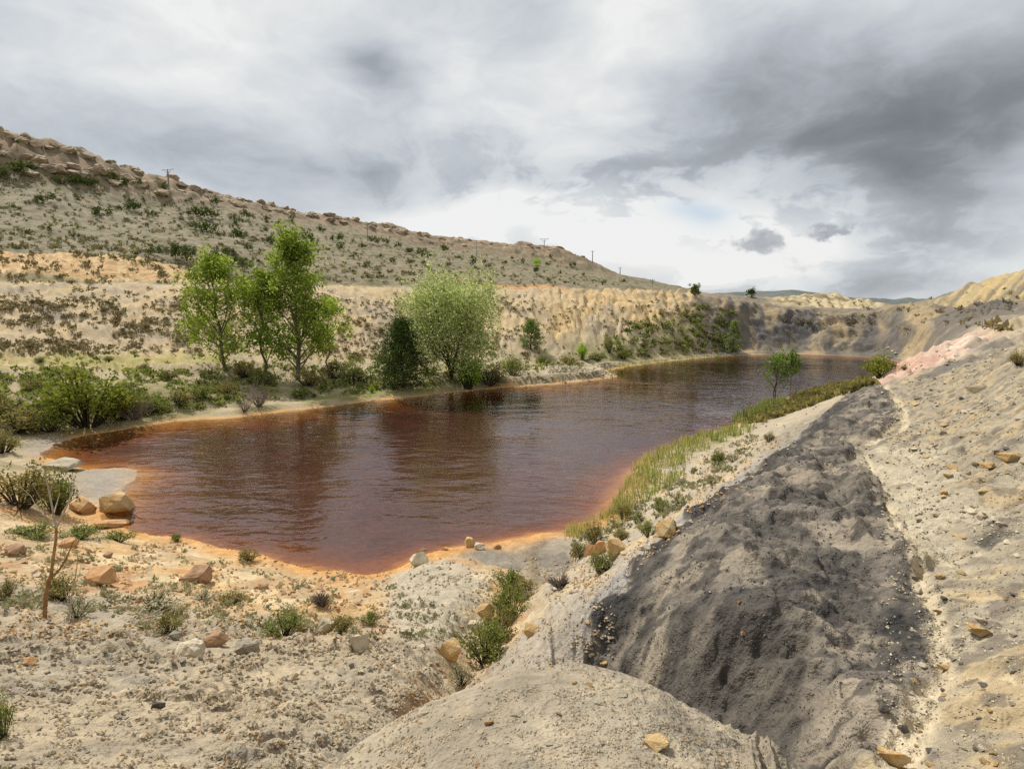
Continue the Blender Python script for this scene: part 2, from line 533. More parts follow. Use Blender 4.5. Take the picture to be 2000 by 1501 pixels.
# coarse survey surface in (azimuth, log range)
CT = np.concatenate([np.linspace(-math.pi, -.96, 30)[:-1], np.linspace(-.96, .96, 330), np.linspace(.96, math.pi, 30)[1:]])
CR = np.linspace(math.log(.25), math.log(9000), 400)
gt, gr = np.meshgrid(CT, CR, indexing='ij')
q = np.stack([gt.ravel(), gr.ravel()], 1)
cz = np.empty(len(q))
for s in range(0, len(q), 20000):
    b = q[s:s + 20000]
    bf, Tf = b.astype(np.float32), T.astype(np.float32)
    d2 = bf[:, :1] - Tf[:, 0][None]
    d2 *= d2
    e2 = bf[:, 1:] - Tf[:, 1][None]
    e2 *= e2
    d2 += e2
    d2 += np.float32(1e-4)
    np.sqrt(d2, out=d2)
    cz[s:s + 20000] = (d2 - 3) @ W[:n].astype(np.float32) + 3 * W[:n].sum() + W[n] + b @ W[n + 1:]
CZ = cz.reshape(gt.shape)


def base_z(t, lr):
    i = np.clip(np.searchsorted(CT, t) - 1, 0, len(CT) - 2)
    f = np.clip((t - CT[i]) / (CT[i + 1] - CT[i]), 0, 1)
    g = np.clip((lr - CR[0]) / (CR[1] - CR[0]), 0, len(CR) - 1.001)
    j = g.astype(np.int64)
    g = g - j
    return (CZ[i, j] * (1 - f) * (1 - g) + CZ[i + 1, j] * f * (1 - g) + CZ[i, j + 1] * (1 - f) * g + CZ[i + 1, j + 1] * f * g)


def hit(u, v):
    """the point of the survey surface that the photograph shows at (u, v)"""
    a, e = azel(u, v)
    lr = np.linspace(math.log(1.2), math.log(900), 4000)
    r = np.exp(lr)
    zt = np.maximum(base_z(np.full_like(lr, a), lr), 0.0)
    over = zt >= CAM_H + r * math.tan(e)
    k = int(np.argmax(over)) if over.any() else len(lr) - 1
    return (r[k] * math.sin(a), r[k] * math.cos(a), float(zt[k]))


def poly(pxs, n=1):
    return smooth_closed(np.array([hit(u, v)[:2] for u, v in pxs]), n)


def pline(pxs):
    return np.array([hit(u, v)[:2] for u, v in pxs])


# ------------------------------------------------------------------ the ground mesh grid
half = math.radians(51)
TH = np.concatenate([np.linspace(-math.pi, -half, 44)[:-1], np.linspace(-half, half, 720), np.linspace(half, math.pi, 44)[1:]])
LR = np.concatenate([np.linspace(math.log(.25), math.log(1.5), 14)[:-1], np.linspace(math.log(1.5), math.log(8), 440)[:-1], np.linspace(math.log(8), math.log(40), 285)[:-1],
                     np.linspace(math.log(40), math.log(124), 165)[:-1], np.linspace(math.log(124), math.log(148), 95)[:-1], np.linspace(math.log(148), math.log(420), 190)[:-1], np.linspace(math.log(420), math.log(9000), 24)])
TT, LL = np.meshgrid(TH.astype(np.float32), LR.astype(np.float32), indexing='ij')
RR = np.exp(LL)
X, Y = RR * np.sin(TT), RR * np.cos(TT)
Z = base_z(TT, LL).astype(np.float32)


def soft_in(poly_pts, width, warp=0.0, wscale=1.0, seed=0):
    """0..1 inside a world polygon with an irregular soft edge"""
    px, py = X, Y
    if warp:
        px = X + warp * fbm(X * wscale, Y * wscale, seed, 4)
        py = Y + warp * fbm(X * wscale + 31, Y * wscale + 17, seed + 9, 4)
    out = np.zeros(X.shape, np.float32)
    lo, hi = poly_pts.min(0) - 3 * width - 2 * warp, poly_pts.max(0) + 3 * width + 2 * warp
    m = (X > lo[0]) & (X < hi[0]) & (Y > lo[1]) & (Y < hi[1])
    d, _ = seg_dist(px[m], py[m], poly_pts, True)
    s = np.where(in_poly(px[m], py[m], poly_pts), d, -d)
    out[m] = sstep(s, -width, width)
    return out


def soft_line(line, width, warp=0.0, wscale=1.0, seed=0):
    out = np.zeros(X.shape, np.float32)
    wmax = np.max(width)
    lo, hi = line.min(0) - 3 * wmax - 2 * warp, line.max(0) + 3 * wmax + 2 * warp
    m = (X > lo[0]) & (X < hi[0]) & (Y > lo[1]) & (Y < hi[1])
    px, py = X[m], Y[m]
    if warp:
        px, py = px + warp * fbm(px * wscale, py * wscale, seed, 3), py + warp * fbm(px * wscale + 31, py * wscale + 17, seed + 9, 3)
    d, at = seg_dist(px, py, line)
    w = np.interp(at, np.arange(len(line)), width) if np.ndim(width) else width
    out[m] = 1 - sstep(d / w, 0.0, 1.0)
    return out


# --- shoreline distance (positive on land)
sd = np.full(X.shape, 200.0)
lo, hi = SHORE_S.min(0) - 40, SHORE_S.max(0) + 40
mk = (X > lo[0]) & (X < hi[0]) & (Y > lo[1]) & (Y < hi[1])
wx = X[mk] + .25 * fbm(X[mk] * .5, Y[mk] * .5, 3, 3)
wy = Y[mk] + .25 * fbm(X[mk] * .5 + 9, Y[mk] * .5, 4, 3)
dd, _ = seg_dist(wx, wy, SHORE_S, True)
sd[mk] = np.where(in_poly(wx, wy, SHORE_S), -dd, dd)

# --- zones (all drawn on the ground itself)
AZ = np.degrees(TT)
_b1 = np.array([R_(-200, 548, 130), R_(0, 552, 128), R_(200, 556, 124), R_(400, 557, 124), R_(600, 560, 126), R_(800, 563, 130), R_(1000, 566, 136), R_(1200, 572, 142), R_(1340, 577, 146), R_(1400, 578, 160)])
b1t, b1r = np.arctan2(_b1[:, 0], _b1[:, 1]), np.hypot(_b1[:, 0], _b1[:, 1])
bench_r = np.interp(TT, b1t, b1r)
_cr = np.array(crest)
crt, crr = np.arctan2(_cr[:, 0], _cr[:, 1]), np.hypot(_cr[:, 0], _cr[:, 1])
crest_r = np.interp(TT, crt, crr)
left_side = 1 - sstep(AZ, 16.2, 17.6)
hillm = left_side * sstep(RR, bench_r + 1, bench_r + 4)                       # everything above the old mine road
shore_far = np.interp(TT, np.radians([-52, -43, -33, -20, 0, 12, 18, 26, 34]), [58, 50, 56, 63, 78, 95, 120, 131, 131])
slopem = left_side * sstep(RR, shore_far + 8, shore_far + 22) * (1 - sstep(RR, bench_r - 10, bench_r - 5))
wallm = sstep(AZ, 17.2, 19.5) * sstep(RR, 105, 112) * (1 - sstep(RR, 142, 145))
farm = sstep(AZ, 16, 18.5) * sstep(RR, 100, 110)
near = 1 - sstep(RR, 34, 48)
nearleft = near * (1 - sstep(X, -0.5, 0.6)) * sstep(RR, 3.3, 4.2)

coal_px = [(1560, 868), (1640, 790), (1700, 762), (1730, 772), (1752, 800), (1745, 830), (1690, 862), (1648, 872), (1700, 930), (1722, 985), (1755, 1045), (1790, 1090),
           (1795, 1130), (1840, 1210), (1848, 1290), (1800, 1345), (1770, 1400), (1770, 1500), (1560, 1500), (1480, 1440), (1400, 1420), (1300, 1375), (1240, 1345), (1200, 1335), (1172, 1270),
           (1163, 1215), (1210, 1150), (1300, 1062), (1400, 985), (1500, 912)]
coal_poly = poly(coal_px)
coal = soft_in(coal_poly, 0.08, 0.24, 1.3, 21)
edge_world = np.array([Z_(*p)[:2] for p in EDGE_PX])
er = np.interp(TT, np.arctan2(edge_world[:, 0], edge_world[:, 1]), np.hypot(edge_world[:, 0], edge_world[:, 1]))
shoulder = (1 - sstep(RR, er - .1, er + .12)) * (AZ > -24) * (1 - sstep(AZ, 21, 27))
coal = coal * (1 - shoulder)
gul = sstep(RR, er - .02, er + .25) * (1 - sstep(RR, 5.9, 6.6)) * sstep(AZ, 8, 11) * (1 - sstep(AZ, 26, 30))
coal = np.maximum(coal, gul * .9)

# ------------------------------------------------------------------ relief
land = sstep(sd, 0.3, 3.0)


def sub(mask, fn):
    out = np.zeros(X.shape, np.float32)
    if mask.any():
        out[mask] = fn(X[mask], Y[mask])
    return out


mN = RR < 16
mM = RR < 60
mF = RR > 36
clodsA = sub(mN, lambda x, y: (lambda w: np.sqrt(np.clip(1 - (w[0] * 1.5) ** 2, 0, 1)) * (w[2] > .35) * w[2])(worley(x / .19 + .3 * perlin(x * 3, y * 3, 5), y / .19 + .3 * perlin(x * 3 + 7, y * 3, 6), 11)))
clodsB = sub(mN, lambda x, y: (lambda w: np.sqrt(np.clip(1 - (w[0] * 1.4) ** 2, 0, 1)) * w[2])(worley(x / .085 + .3 * perlin(x * 6, y * 6, 5), y / .085, 12)))
clodsC = sub((RR > 6) & mM, lambda x, y: (lambda w: np.sqrt(np.clip(1 - (w[0] * 1.5) ** 2, 0, 1)) * (w[2] > .5) * w[2])(worley(x / .45, y / .45, 13)))
lumps = sub(mM, lambda x, y: fbm(x / 1.3, y / 1.3, 31, 5, .55))
grit = sub(mN, lambda x, y: fbm(x / .16, y / .16, 41, 3, .6))
swell = sub(mM, lambda x, y: fbm(x / 4.5, y / 4.5, 51, 3))
clodw = nearleft * (1 - .55 * sstep(RR, 9, 20)) * (.3 + .7 * sstep(fbm(X / 1.7, Y / 1.7, 17, 4), -.25, .35))
rel = near * land * (.05 * swell + .055 * lumps * np.clip(RR / 7, .35, 1.6))
rel += clodw * (.085 * clodsA + .045 * clodsB + .13 * clodsC * sstep(RR, 7, 10) + .022 * grit)
# scarplets in the clod field: small ledges with a steep side towards the camera
ph = sub(mN, lambda x, y: (np.hypot(x * .8, y) * .9 + 2.4 * fbm(x / 2.0, y / 2.0, 61, 3)))
rel += clodw * .07 * (sstep((ph % 1.0), .0, .16) - (ph % 1.0)) * (RR < 16)
rel += shoulder * (.007 * grit + .02 * lumps + .007 * clodsB)
right = near * sstep(AZ, 12, 20) * (1 - coal)
slab = sub((RR < 45) & (AZ > 10), lambda x, y: (lambda w: w[2] * sstep(w[1] - w[0], .03, .22))(worley(x / .5 + .5 * fbm(x, y, 71, 3), y / .34 + .5 * fbm(x + 9, y, 72, 3), 14)))
rel += right * (.05 * slab * np.clip(RR / 9, .5, 2) + .02 * grit + .04 * lumps)
flow = sub((RR < 45) & (AZ > 3), lambda x, y: ridged(x / 2.2 + y / 6 + .5 * fbm(x, y, 81, 3), y / 4.2 - x / 9, 82, 4, .55))
rel += coal * (.15 * flow * np.clip(RR / 9, .4, 1.2) + .09 * lumps + .034 * grit + .026 * clodsB)
greyslope = near * sstep(AZ, 0, 4) * (1 - coal) * (1 - shoulder) * (1 - sstep(AZ, 24, 28))
rill = ridged(TT * 26 + 1.2 * LL, LL * 2.2, 83, 3)
rel += greyslope * (.09 * rill + .05 * clodsC + .022 * grit)
# ravine, gully and runnels
RAV = pline([(1050, 1118), (985, 1175), (950, 1235), (915, 1295), (868, 1348), (835, 1378)])
rel -= .42 * soft_line(RAV, np.array([.9, 1.3, 1.3, 1.1, .8, .6]), .2, 1.2, 91)
RUN1 = pline([(1765, 1500), (1800, 1390), (1850, 1300), (1842, 1215), (1800, 1150), (1790, 1100), (1748, 1040), (1728, 970), (1705, 930), (1690, 890)])
RUN2 = pline([(1690, 872), (1740, 852), (1772, 832), (1765, 805), (1745, 775), (1728, 758)])
RUN3 = pline([(2000, 1345), (1930, 1325), (1850, 1300)])
RUN4 = pline([(1990, 1010), (1900, 1015), (1830, 1010), (1750, 1035)])
RUN5 = pline([(1905, 1075), (1830, 1090), (1815, 1110), (1840, 1125)])
run = np.maximum.reduce([soft_line(RUN1, np.array([.22, .2, .15, .12, .13, .16, .14, .12, .10, .08]), .05, 2.0, 92), soft_line(RUN2, .22, .08, 1.5, 93), .6 * soft_line(RUN3, .07, .06, 3, 94), .6 * soft_line(RUN4, .10, .1, 2, 95), .6 * soft_line(RUN5, .08, .08, 2, 96)])
rel -= .07 * run
GF = pline([(1420, 1345), (1500, 1385), (1560, 1430), (1600, 1490)])
cb = (RR < 34) & (AZ > 5) & (AZ < 40)
cdist = np.zeros(X.shape, np.float32)
_d, _ = seg_dist(X[cb], Y[cb], coal_poly, True)
cdist[cb] = np.where(in_poly(X[cb], Y[cb], coal_poly), _d, -_d)
_d, _ = seg_dist(X[cb], Y[cb], np.array([R_(u, v, r_)[:2] for u, v, r_ in ((1720, 752, 40), (1640, 800, 32), (1560, 870, 23), (1500, 910, 18.5), (1400, 985, 13.5), (1300, 1060, 10.5), (1200, 1150, 8.2), (1165, 1220, 7.6), (1185, 1280, 7.4))]))
kdist = np.full(X.shape, 9.0, np.float32)
kdist[cb] = _d
front = sstep(RR, np.interp(AZ, [8, 12, 16, 20, 24], [7.0, 6.4, 5.8, 5.2, 4.4]), np.interp(AZ, [8, 12, 16, 20, 24], [7.5, 6.8, 6.15, 5.5, 4.7]))
rel += coal * .45 * sstep(kdist, -.05, 1.6) * (1 - sstep(RR, 12, 24)) * front * (1 - sstep(AZ, 18, 33))
rel -= .26 * soft_line(GF, np.array([.3, .42, .42, .3]), .2, 2.0, 97) * coal
CRK = pline([(1600, 868), (1640, 872), (1672, 872)])
rel -= .22 * soft_line(CRK, .32, .15, 1.0, 98)
DRY = pline([(1055, 1055), (1030, 1075), (1045, 1110), (1060, 1128)])
dry = soft_line(DRY, .5, .2, 1.0, 99)
rel += .10 * dry - .12 * soft_line(DRY + np.array([.5, 0]), .35, .15, 1, 100)

# far side
hn1 = sub(mF, lambda x, y: fbm(x / 40, y / 40, 101, 4))
hn2 = sub(mF, lambda x, y: fbm(x / 7, y / 7, 105, 5, .55))
hn3 = sub(mF, lambda x, y: fbm(x / 1.6, y / 1.6, 108, 3, .6))
rel += hillm * (1.5 * hn1 + .5 * hn2 + .22 * hn3)
ledge = perlin(TT * 7 + hn1, Z / 3.2 + .8 * hn1, 111)
rel += hillm * .7 * np.clip(ledge, -.2, 1) * sstep(RR, 150, 175)
cm = hillm * sstep(RR, crest_r - 34, crest_r - 16) * (1 - sstep(RR, crest_r + 8, crest_r + 30)) * (1 - .75 * sstep(AZ, 5, 11))
big_crag = 1 - sstep(AZ, -36, -22)
wc = worley(X / 15 + .5 * fbm(X / 14, Y / 14, 115, 3), Y / 15 + .5 * fbm(X / 14 + 5, Y / 14, 116, 3), 117)
wd = worley(X / 3.1 + .6 * fbm(X / 6, Y / 6, 118, 2), Y / 4 + .6 * fbm(X / 6 + 5, Y / 6, 119, 2), 120)
crag = (wc[2] - .4) * 3.0 * sstep(wc[1] - wc[0], 0.0, .5) + .9 * (wd[2] - .5) * sstep(wd[1] - wd[0], 0, .5)
rel += cm * np.clip(crag, -1.2, 2.2) * (1 + .3 * big_crag)
furrow = ridged(TT * 75 + .6 * hn2, LL * 7, 121, 4, .55)
rel += slopem * ((.38 + .35 * sstep(AZ, 0, 4)) * furrow + .45 * hn2 + .16 * hn3)
cutm = left_side * sstep(RR, bench_r - 1, bench_r + 3) * (1 - sstep(RR, np.interp(AZ, [-52, -40, -34, -29, -24], [152, 149, 143, 136, 128]), np.interp(AZ, [-52, -40, -34, -29, -24], [156, 153, 147, 139, 130])))
rel += cutm * (.45 * ridged(TT * 140, LL * 9, 125, 3) - .5 * hillm * hn2)
wf = worley(TT * 138 / 7 + .35 * hn2, Z / 4.5 + .35 * hn3, 133)
wg = worley(TT * 138 / 2.6 + .3 * hn2, Z / 1.3 + .3 * hn3, 134)
wfac = (wf[2] - .5) * sstep(wf[1] - wf[0], .02, .22) + .45 * (wg[2] - .5) * sstep(wg[1] - wg[0], .0, .2)
rel += wallm * (.35 * ridged(TT * 30 + .9 * hn2, LL * 10 + .6 * hn2, 131, 4, .55) + .45 * hn2 + .3 * hn3 + 1.8 * wfac)
rel += farm * (1 - wallm) * (.5 * hn2 + .2 * hn3)
ycl = sstep(AZ, 30.5, 33) * sstep(RR, 136, 146) * (1 - sstep(RR, 172, 178))
rel += ycl * .55 * ridged(TT * 95 + LL * 26, LL * 5, 135, 3, .5)
ymd = sstep(AZ, 22, 24) * (1 - sstep(AZ, 30.5, 32)) * sstep(RR, 162, 168) * (1 - sstep(RR, 195, 205))
rel += ymd * .45 * ridged(TT * 70 + LL * 8, LL * 6, 136, 3)
bank = (1 - near) * (1 - farm) * land * (1 - slopem) * (1 - hillm) * sstep(RR, 36, 50)
rel += bank * (.16 * hn2 + .10 * hn3)
road = left_side * sstep(RR, bench_r - 10, bench_r - 8) * (1 - sstep(RR, bench_r - 1, bench_r + 2))
rel *= 1 - .85 * road
pinkhill = sstep(AZ, 27, 30) * sstep(RR, 34, 40) * (1 - sstep(RR, 62, 70))
rel += pinkhill * (.25 * hn2 + .12 * hn3 + .2 * ridged(TT * 40, LL * 8, 137, 3))
Z = Z + rel

# the shore itself: shallow ramp on land, shelving bed under water
ramp = .015 + .07 * np.clip(sd, 0, 3)
shelf = pline([(985, 752), (1050, 735), (1120, 724), (1190, 718)])
shelfm = soft_line(shelf, 9.0, 0)
ledgez = .22 * sstep(sd, 1.2, 1.7) * (RR > 40) + .75 * shelfm * sstep(sd, 1.1 + .8 * hn2, 1.6 + .8 * hn2)
wl = sstep(sd / np.clip(RR / 25, .6, 2.2), 0.4, 2.6)
Zl = np.maximum(ramp + ledgez * (1 - wl), ramp * (1 - wl) + np.maximum(Z, ramp * .6) * wl)
flatl = poly([(60, 862), (130, 850), (95, 880), (75, 892), (40, 885)])       # grey mud by the lake's tip
mud1 = np.maximum(soft_in(flatl, 1.0), soft_in(poly([(140, 912), (280, 916), (252, 942), (236, 965), (180, 975), (150, 940)]), 1.1))
mud2 = soft_in(poly([(900, 1068), (1000, 1052), (1120, 1050), (1140, 1085), (1090, 1125), (1040, 1120), (960, 1100), (900, 1085)]), .4, .2, .7, 141)
mud = np.maximum(mud1, mud2)
Zl = np.where(sd > 0, Zl * (1 - mud) + mud * np.minimum(Zl, .05 + .05 * np.clip(sd, 0, 5) + .02 * lumps + dry * .1), Zl)
wide = np.maximum(soft_in(poly([(60, 900), (140, 850), (330, 815), (470, 830), (380, 890), (310, 930), (260, 985), (140, 915)], 1), 5.0), .55 * soft_line(pline([(880, 1050), (1000, 1035), (1120, 1030)]), 4.0))
dw = np.clip(-sd, 0, None)
steep = .8 * (1 - .86 * wide)
depth = .95 * (1 - np.exp(-dw * steep / .95)) * (1 + .15 * perlin(X / 3, Y / 3, 142)) + .01
Z = np.where(sd > 0, Zl, -depth)

# ------------------------------------------------------------------ what the ground is made of (albedo), zone by zone, plus painted crevice shade
def c3(*a):
    return np.array(lin(*a))


C = np.empty(X.shape + (3,), np.float32)
C[:] = c3(176, 164, 142)


def lay(mask, col, k=1.0):
    m = np.clip(mask * k, 0, 1)
    on = m > .004
    mm = m[on][:, None].astype(np.float32)
    C[on] = C[on] * (1 - mm) + np.asarray(col, np.float32) * mm


def nz(scale, seed, o=4, lo=-.2, hi=.4):
    return sstep(fbm(X / scale, Y / scale, seed, o, .55), lo, hi)


n_big, n_mid, n_sml = nz(14, 201), nz(3.0, 202), nz(.6, 203, 5)
n_tiny = nz(.16, 204, 3)
# near left: grey clods, ochre lower down
lay(nearleft, c3(164, 153, 132))
lay(nearleft * n_mid, c3(178, 162, 136), .6)
lay(nearleft * n_sml * (1 - n_mid), c3(142, 135, 123), .7)
zlow = near * (1 - sstep(Z, 2.4, 3.6)) * (1 - sstep(X, 1.5, 4)) * sstep(sd, -.5, .3)
lay(zlow * (.55 + .45 * n_mid), c3(202, 168, 118), .85)
lay(zlow * nz(1.4, 205) * nz(5, 206, 3, -.1, .3), c3(188, 138, 92), .75)
lay(zlow * nz(1.9, 207, 4, .1, .4), c3(206, 188, 152), .8)
lay(soft_in(poly([(760, 1110), (850, 1095), (960, 1130), (930, 1200), (880, 1265), (790, 1260), (730, 1200)]), .5, .4, .8, 208), c3(176, 168, 150), .9)
lay(soft_line(RAV, 1.0, .3, 1, 209) * n_sml, c3(190, 150, 104), .7)
# shoulder the camera stands on
lay(shoulder, c3(156, 146, 128))
lay(shoulder * n_sml, c3(146, 137, 121), .7)
lay(shoulder * nz(.5, 218, 5, .1, .4), c3(170, 158, 136), .6)
# right: path, rubble hill
rightm = near * sstep(AZ, 20, 25) * (1 - coal)
lay(rightm, c3(160, 151, 132))
lay(rightm * nz(.8, 211, 5, -.05, .3), c3(150, 140, 122), .85)
lay(rightm * nz(.9, 212, 5, .05, .4) * sstep(AZ, 30, 34), c3(184, 162, 122), .6)
lay(rightm * nz(.35, 213, 4, .1, .4), c3(112, 104, 94), .75)
pathm = soft_in(poly([(1700, 880), (1800, 870), (1860, 930), (1880, 1010), (1840, 1110), (1810, 1130), (1770, 1060), (1740, 990)]), .5, .4, .7, 214)
lay(pathm * rightm, c3(186, 176, 154), .85)
# grey slope towards the lake
lay(greyslope * (1 - rightm), c3(170, 162, 148), .9)
lay(greyslope * (1 - rightm) * nz(1.2, 215, 5), c3(190, 170, 134), .75)
kl = pline([(1720, 752), (1640, 800), (1560, 872), (1500, 915), (1400, 990), (1300, 1068), (1200, 1160), (1160, 1225), (1185, 1300)])
lay(soft_line(kl, np.array([1.6, 1.6, 1.4, 1.2, 1.0, .8, .7, .6, .6]), .25, 1, 216) * (1 - coal), c3(150, 148, 146), .95)
lay(soft_in(poly([(940, 1345), (960, 1250), (1100, 1190), (1170, 1200), (1180, 1300), (1200, 1345)]), .3, .3, 1, 217) * (1 - coal), c3(160, 152, 140), .7)
# coal spoil
cdark = nz(1.1, 221, 5, -.08, .2)
lay(coal, c3(120, 113, 104))
lay(coal * cdark, c3(88, 84, 79), .9)
lay(coal * nz(1.7, 222, 5, .08, .26), c3(150, 140, 125), .9)
lay(coal * nz(.33, 223, 4, .05, .3), c3(62, 60, 59), .7)
kl2 = np.vstack([coal_poly])
rim = coal * soft_line(np.vstack([kl[1:]]) + np.array([.35, .1]), .55, .3, 1.2, 224)
lay(rim, c3(58, 57, 58), .85)
lay(soft_in(poly([(1740, 1190), (1790, 1190), (1795, 1240), (1790, 1280), (1720, 1270), (1700, 1240)]), .15, .2, 2, 225), c3(46, 47, 50), .9)
lay(soft_in(poly([(1925, 1025), (1955, 1022), (1965, 1060), (1935, 1062)]), .1, .15, 2.2, 226), c3(56, 55, 54), .9)
lay(gul * coal, c3(78, 74, 70), .8)
lay(coal * (1 - sstep(cdist, .1, .55)) * (1 - sstep(AZ, 21, 24)) * nz(.7, 227, 4, -.5, .1), c3(66, 64, 63), .85)
# the runnels carry pale silt
lay(sstep(run, .05, .8), c3(208, 194, 166), .7)
# second coal seam, pink beds, ochre bank on the right hill
lay(pinkhill * nz(6, 231), c3(170, 158, 136))
lay(soft_in(poly([(1740, 755), (1800, 720), (1900, 690), (2000, 640), (2000, 690), (1920, 720), (1840, 740), (1800, 757)]), 1.2, 1.5, .3, 235) * nz(3, 236), c3(108, 104, 100), .9)
pink = soft_in(poly([(1698, 744), (1760, 703), (1840, 664), (1935, 646), (1930, 672), (1880, 690), (1905, 697), (1850, 712), (1790, 736), (1725, 756)]), .8, .9, .3, 232)
lay(pink, c3(198, 172, 156), .9)
lay(pink * nz(2.2, 233, 4, .05, .4), c3(190, 146, 126), .7)
lay(pink * nz(2.6, 234, 4, .1, .4), c3(208, 194, 178), .8)
lay(soft_in(poly([(1900, 648), (1960, 630), (2000, 624), (2000, 642), (1940, 660)]), 1.5, 1.2, .3, 237), c3(186, 168, 128), .8)
# mud
lay(mud, c3(154, 144, 128), .85)
lay(mud2 * nz(2.0, 241), c3(128, 122, 114), .8)
lay(mud1 * nz(2.4, 242, 5, -.1, .3), c3(176, 166, 150), .7)
lay(mud1 * nz(.9, 243, 4, .1, .4), c3(124, 118, 110), .6)
lay(dry, c3(128, 112, 90), .7)
# far bank, slope, road, hill
slopec = slopem * left_side
lay(slopec, c3(186, 168, 138))
lay(slopec * nz(9, 251), c3(198, 176, 134), .7)
lay(slopec * nz(4, 252, 5) * nz(20, 253), c3(160, 150, 132), .75)
gold = slopec * sstep(AZ, 1, 5) * nz(12, 254, 4, -.3, .2)
lay(gold, c3(204, 176, 126), .8)
lay(slopec * sstep(furrow, .5, 1.1) * n_mid, c3(168, 152, 124), .5)
lay(road, c3(176, 166, 148), .9)
lay(hillm, c3(132, 122, 100))
lay(hillm * nz(22, 261), c3(120, 116, 90), .7)
lay(hillm * nz(5, 262, 5), c3(150, 138, 114), .6)
lay(hillm * nz(2.4, 263, 4, .05, .4), c3(96, 96, 70), .75)
lay(hillm * sstep(ledge, .35, .8) * n_mid, c3(158, 142, 120), .8)
lay(cutm, c3(204, 174, 128), .95)
lay(cutm * nz(3.5, 264), c3(214, 190, 148), .7)
lay(cutm * sstep(ridged(TT * 140, LL * 9, 125, 3), .7, 1.3), c3(188, 150, 104), .5)
lay(cm * nz(6, 265, 4, -.6, .1), c3(160, 138, 114), .95)
lay(cm * sstep(-(wc[1] - wc[0]), -.2, .0), c3(104, 90, 74), .75)  # shade painted into the crevices between the big crag blocks
lay(cm * sstep(-(wd[1] - wd[0]), -.16, .0), c3(120, 104, 86), .6)  # same painted shade in the finer creases of the crags
lay(cm * nz(5, 266, 4, .1, .4), c3(104, 98, 74), .7)
cut2 = soft_line(np.array([R_(u, v, r)[:2] for u, v, r in ((910, 553, 141), (960, 556, 142), (1060, 562, 144), (1140, 567, 146))]), 5.5, 1.0, .3, 267)
cut3 = soft_line(np.array([R_(u, v, r)[:2] for u, v, r in ((1210, 571, 147), (1270, 573, 150), (1340, 574, 153))]), 5.0, 1.0, .3, 268)
lay(np.maximum(cut2, cut3), c3(204, 158, 108), .85)
bankm = (1 - near) * (1 - farm) * (1 - slopem) * (1 - hillm) * (1 - road) * sstep(sd, .2, 1) * sstep(RR, 36, 48) * (1 - sstep(AZ, 18, 22))
lay(bankm, c3(172, 158, 128))
lay(bankm * n_big, c3(150, 142, 100), .8)
lay(bankm * n_mid, c3(120, 116, 78), .6)
grass = soft_in(poly([(-150, 702), (0, 700), (200, 697), (430, 694), (440, 712), (300, 720), (150, 722), (-150, 724)]), 2.0, 2.5, .2, 271)
lay(grass, c3(168, 158, 98), .9)
lay(grass * nz(2, 272), c3(150, 148, 88), .6)
turf = soft_in(poly([(590, 778), (680, 762), (820, 752), (880, 752), (700, 778), (600, 786)]), 1.2, 1.0, .4, 273)
lay(turf, c3(134, 136, 74), .85)
# pit wall
lay(farm, c3(124, 116, 104))
lay(farm * nz(16, 281), c3(142, 130, 110), .8)
lay(wallm * nz(7, 282, 5), c3(108, 104, 100), .85)
band = perlin(TT * 22 + Z * .07 + hn2 * .25, Z * .12, 283)
lay(wallm * sstep(wf[2], .55, .6) * sstep(wf[1] - wf[0], 0, .08), c3(158, 144, 120), .7)
lay(wallm * (1 - sstep(wf[1] - wf[0], 0, .07)), c3(86, 82, 78), .6)
lay(wallm * sstep(wg[2], .7, .74) * sstep(wg[1] - wg[0], 0, .1), c3(112, 106, 98), .7)
lay(wallm * sstep(band, .12, .22), c3(166, 148, 118), .85)
lay(wallm * sstep(-band, .2, .28), c3(96, 94, 94), .85)
lay(wallm * sstep(perlin(TT * 52 + hn2 * .3, LL * 3, 284), .25, .5), c3(92, 92, 96), .8)
lay(ymd, c3(190, 174, 140), .95)
lay(ymd * nz(7, 285, 4, .0, .3), c3(120, 112, 84), .85)
lay(ycl, c3(172, 156, 120), .95)
lay(ycl * sstep(perlin(TT * 120 - Z * .5, Z * .05, 286), .0, .12), c3(126, 118, 102), .85)
lay(ycl * sstep(perlin(TT * 170 - Z * .7, Z * .06, 287), .12, .25), c3(192, 170, 124), .8)
terr = sstep(AZ, 28, 31) * sstep(RR, 88, 95) * (1 - sstep(RR, 134, 142))
lay(terr * nz(9, 288, 4, -.3, .1), c3(112, 106, 98), .85)
farplain = sstep(RR, 420, 620)
lay(farplain, c3(92, 98, 88), .9)
# lake bed and the iron-stained margin
stain = sstep(sd, -.9, -.05) * (1 - sstep(sd, .1, 1.2 + .6 * n_mid))
stain *= (1 - .75 * mud1) * (1 - .75 * sstep(AZ, 9, 14))
lay(stain * np.where(RR < 60, 1, .9), c3(202, 152, 92), .85)
lay(sstep(-sd, -.15, .25), c3(206, 142, 66))
lay(sstep(-sd, .5, 1.8), c3(172, 108, 60))
lay(sstep(-sd, 1.6, 4.5), c3(142, 103, 91))
lay(mud1 * sstep(sd, -.6, .1), c3(156, 148, 138), .8)
lay(shelfm * sstep(sd, 1.5, 2.2) * nz(2.5, 291, 4), c3(176, 166, 150), .85)
# fine natural variation
C *= (1 + .16 * fbm(X / .35, Y / .35, 301, 4, .6) * near + .14 * fbm(X / 2.2, Y / 2.2, 302, 4, .6) * (1 - near))[..., None]
C = np.clip(C * .84 * np.array([1.03, 1.0, .95], np.float32), .01, .9)


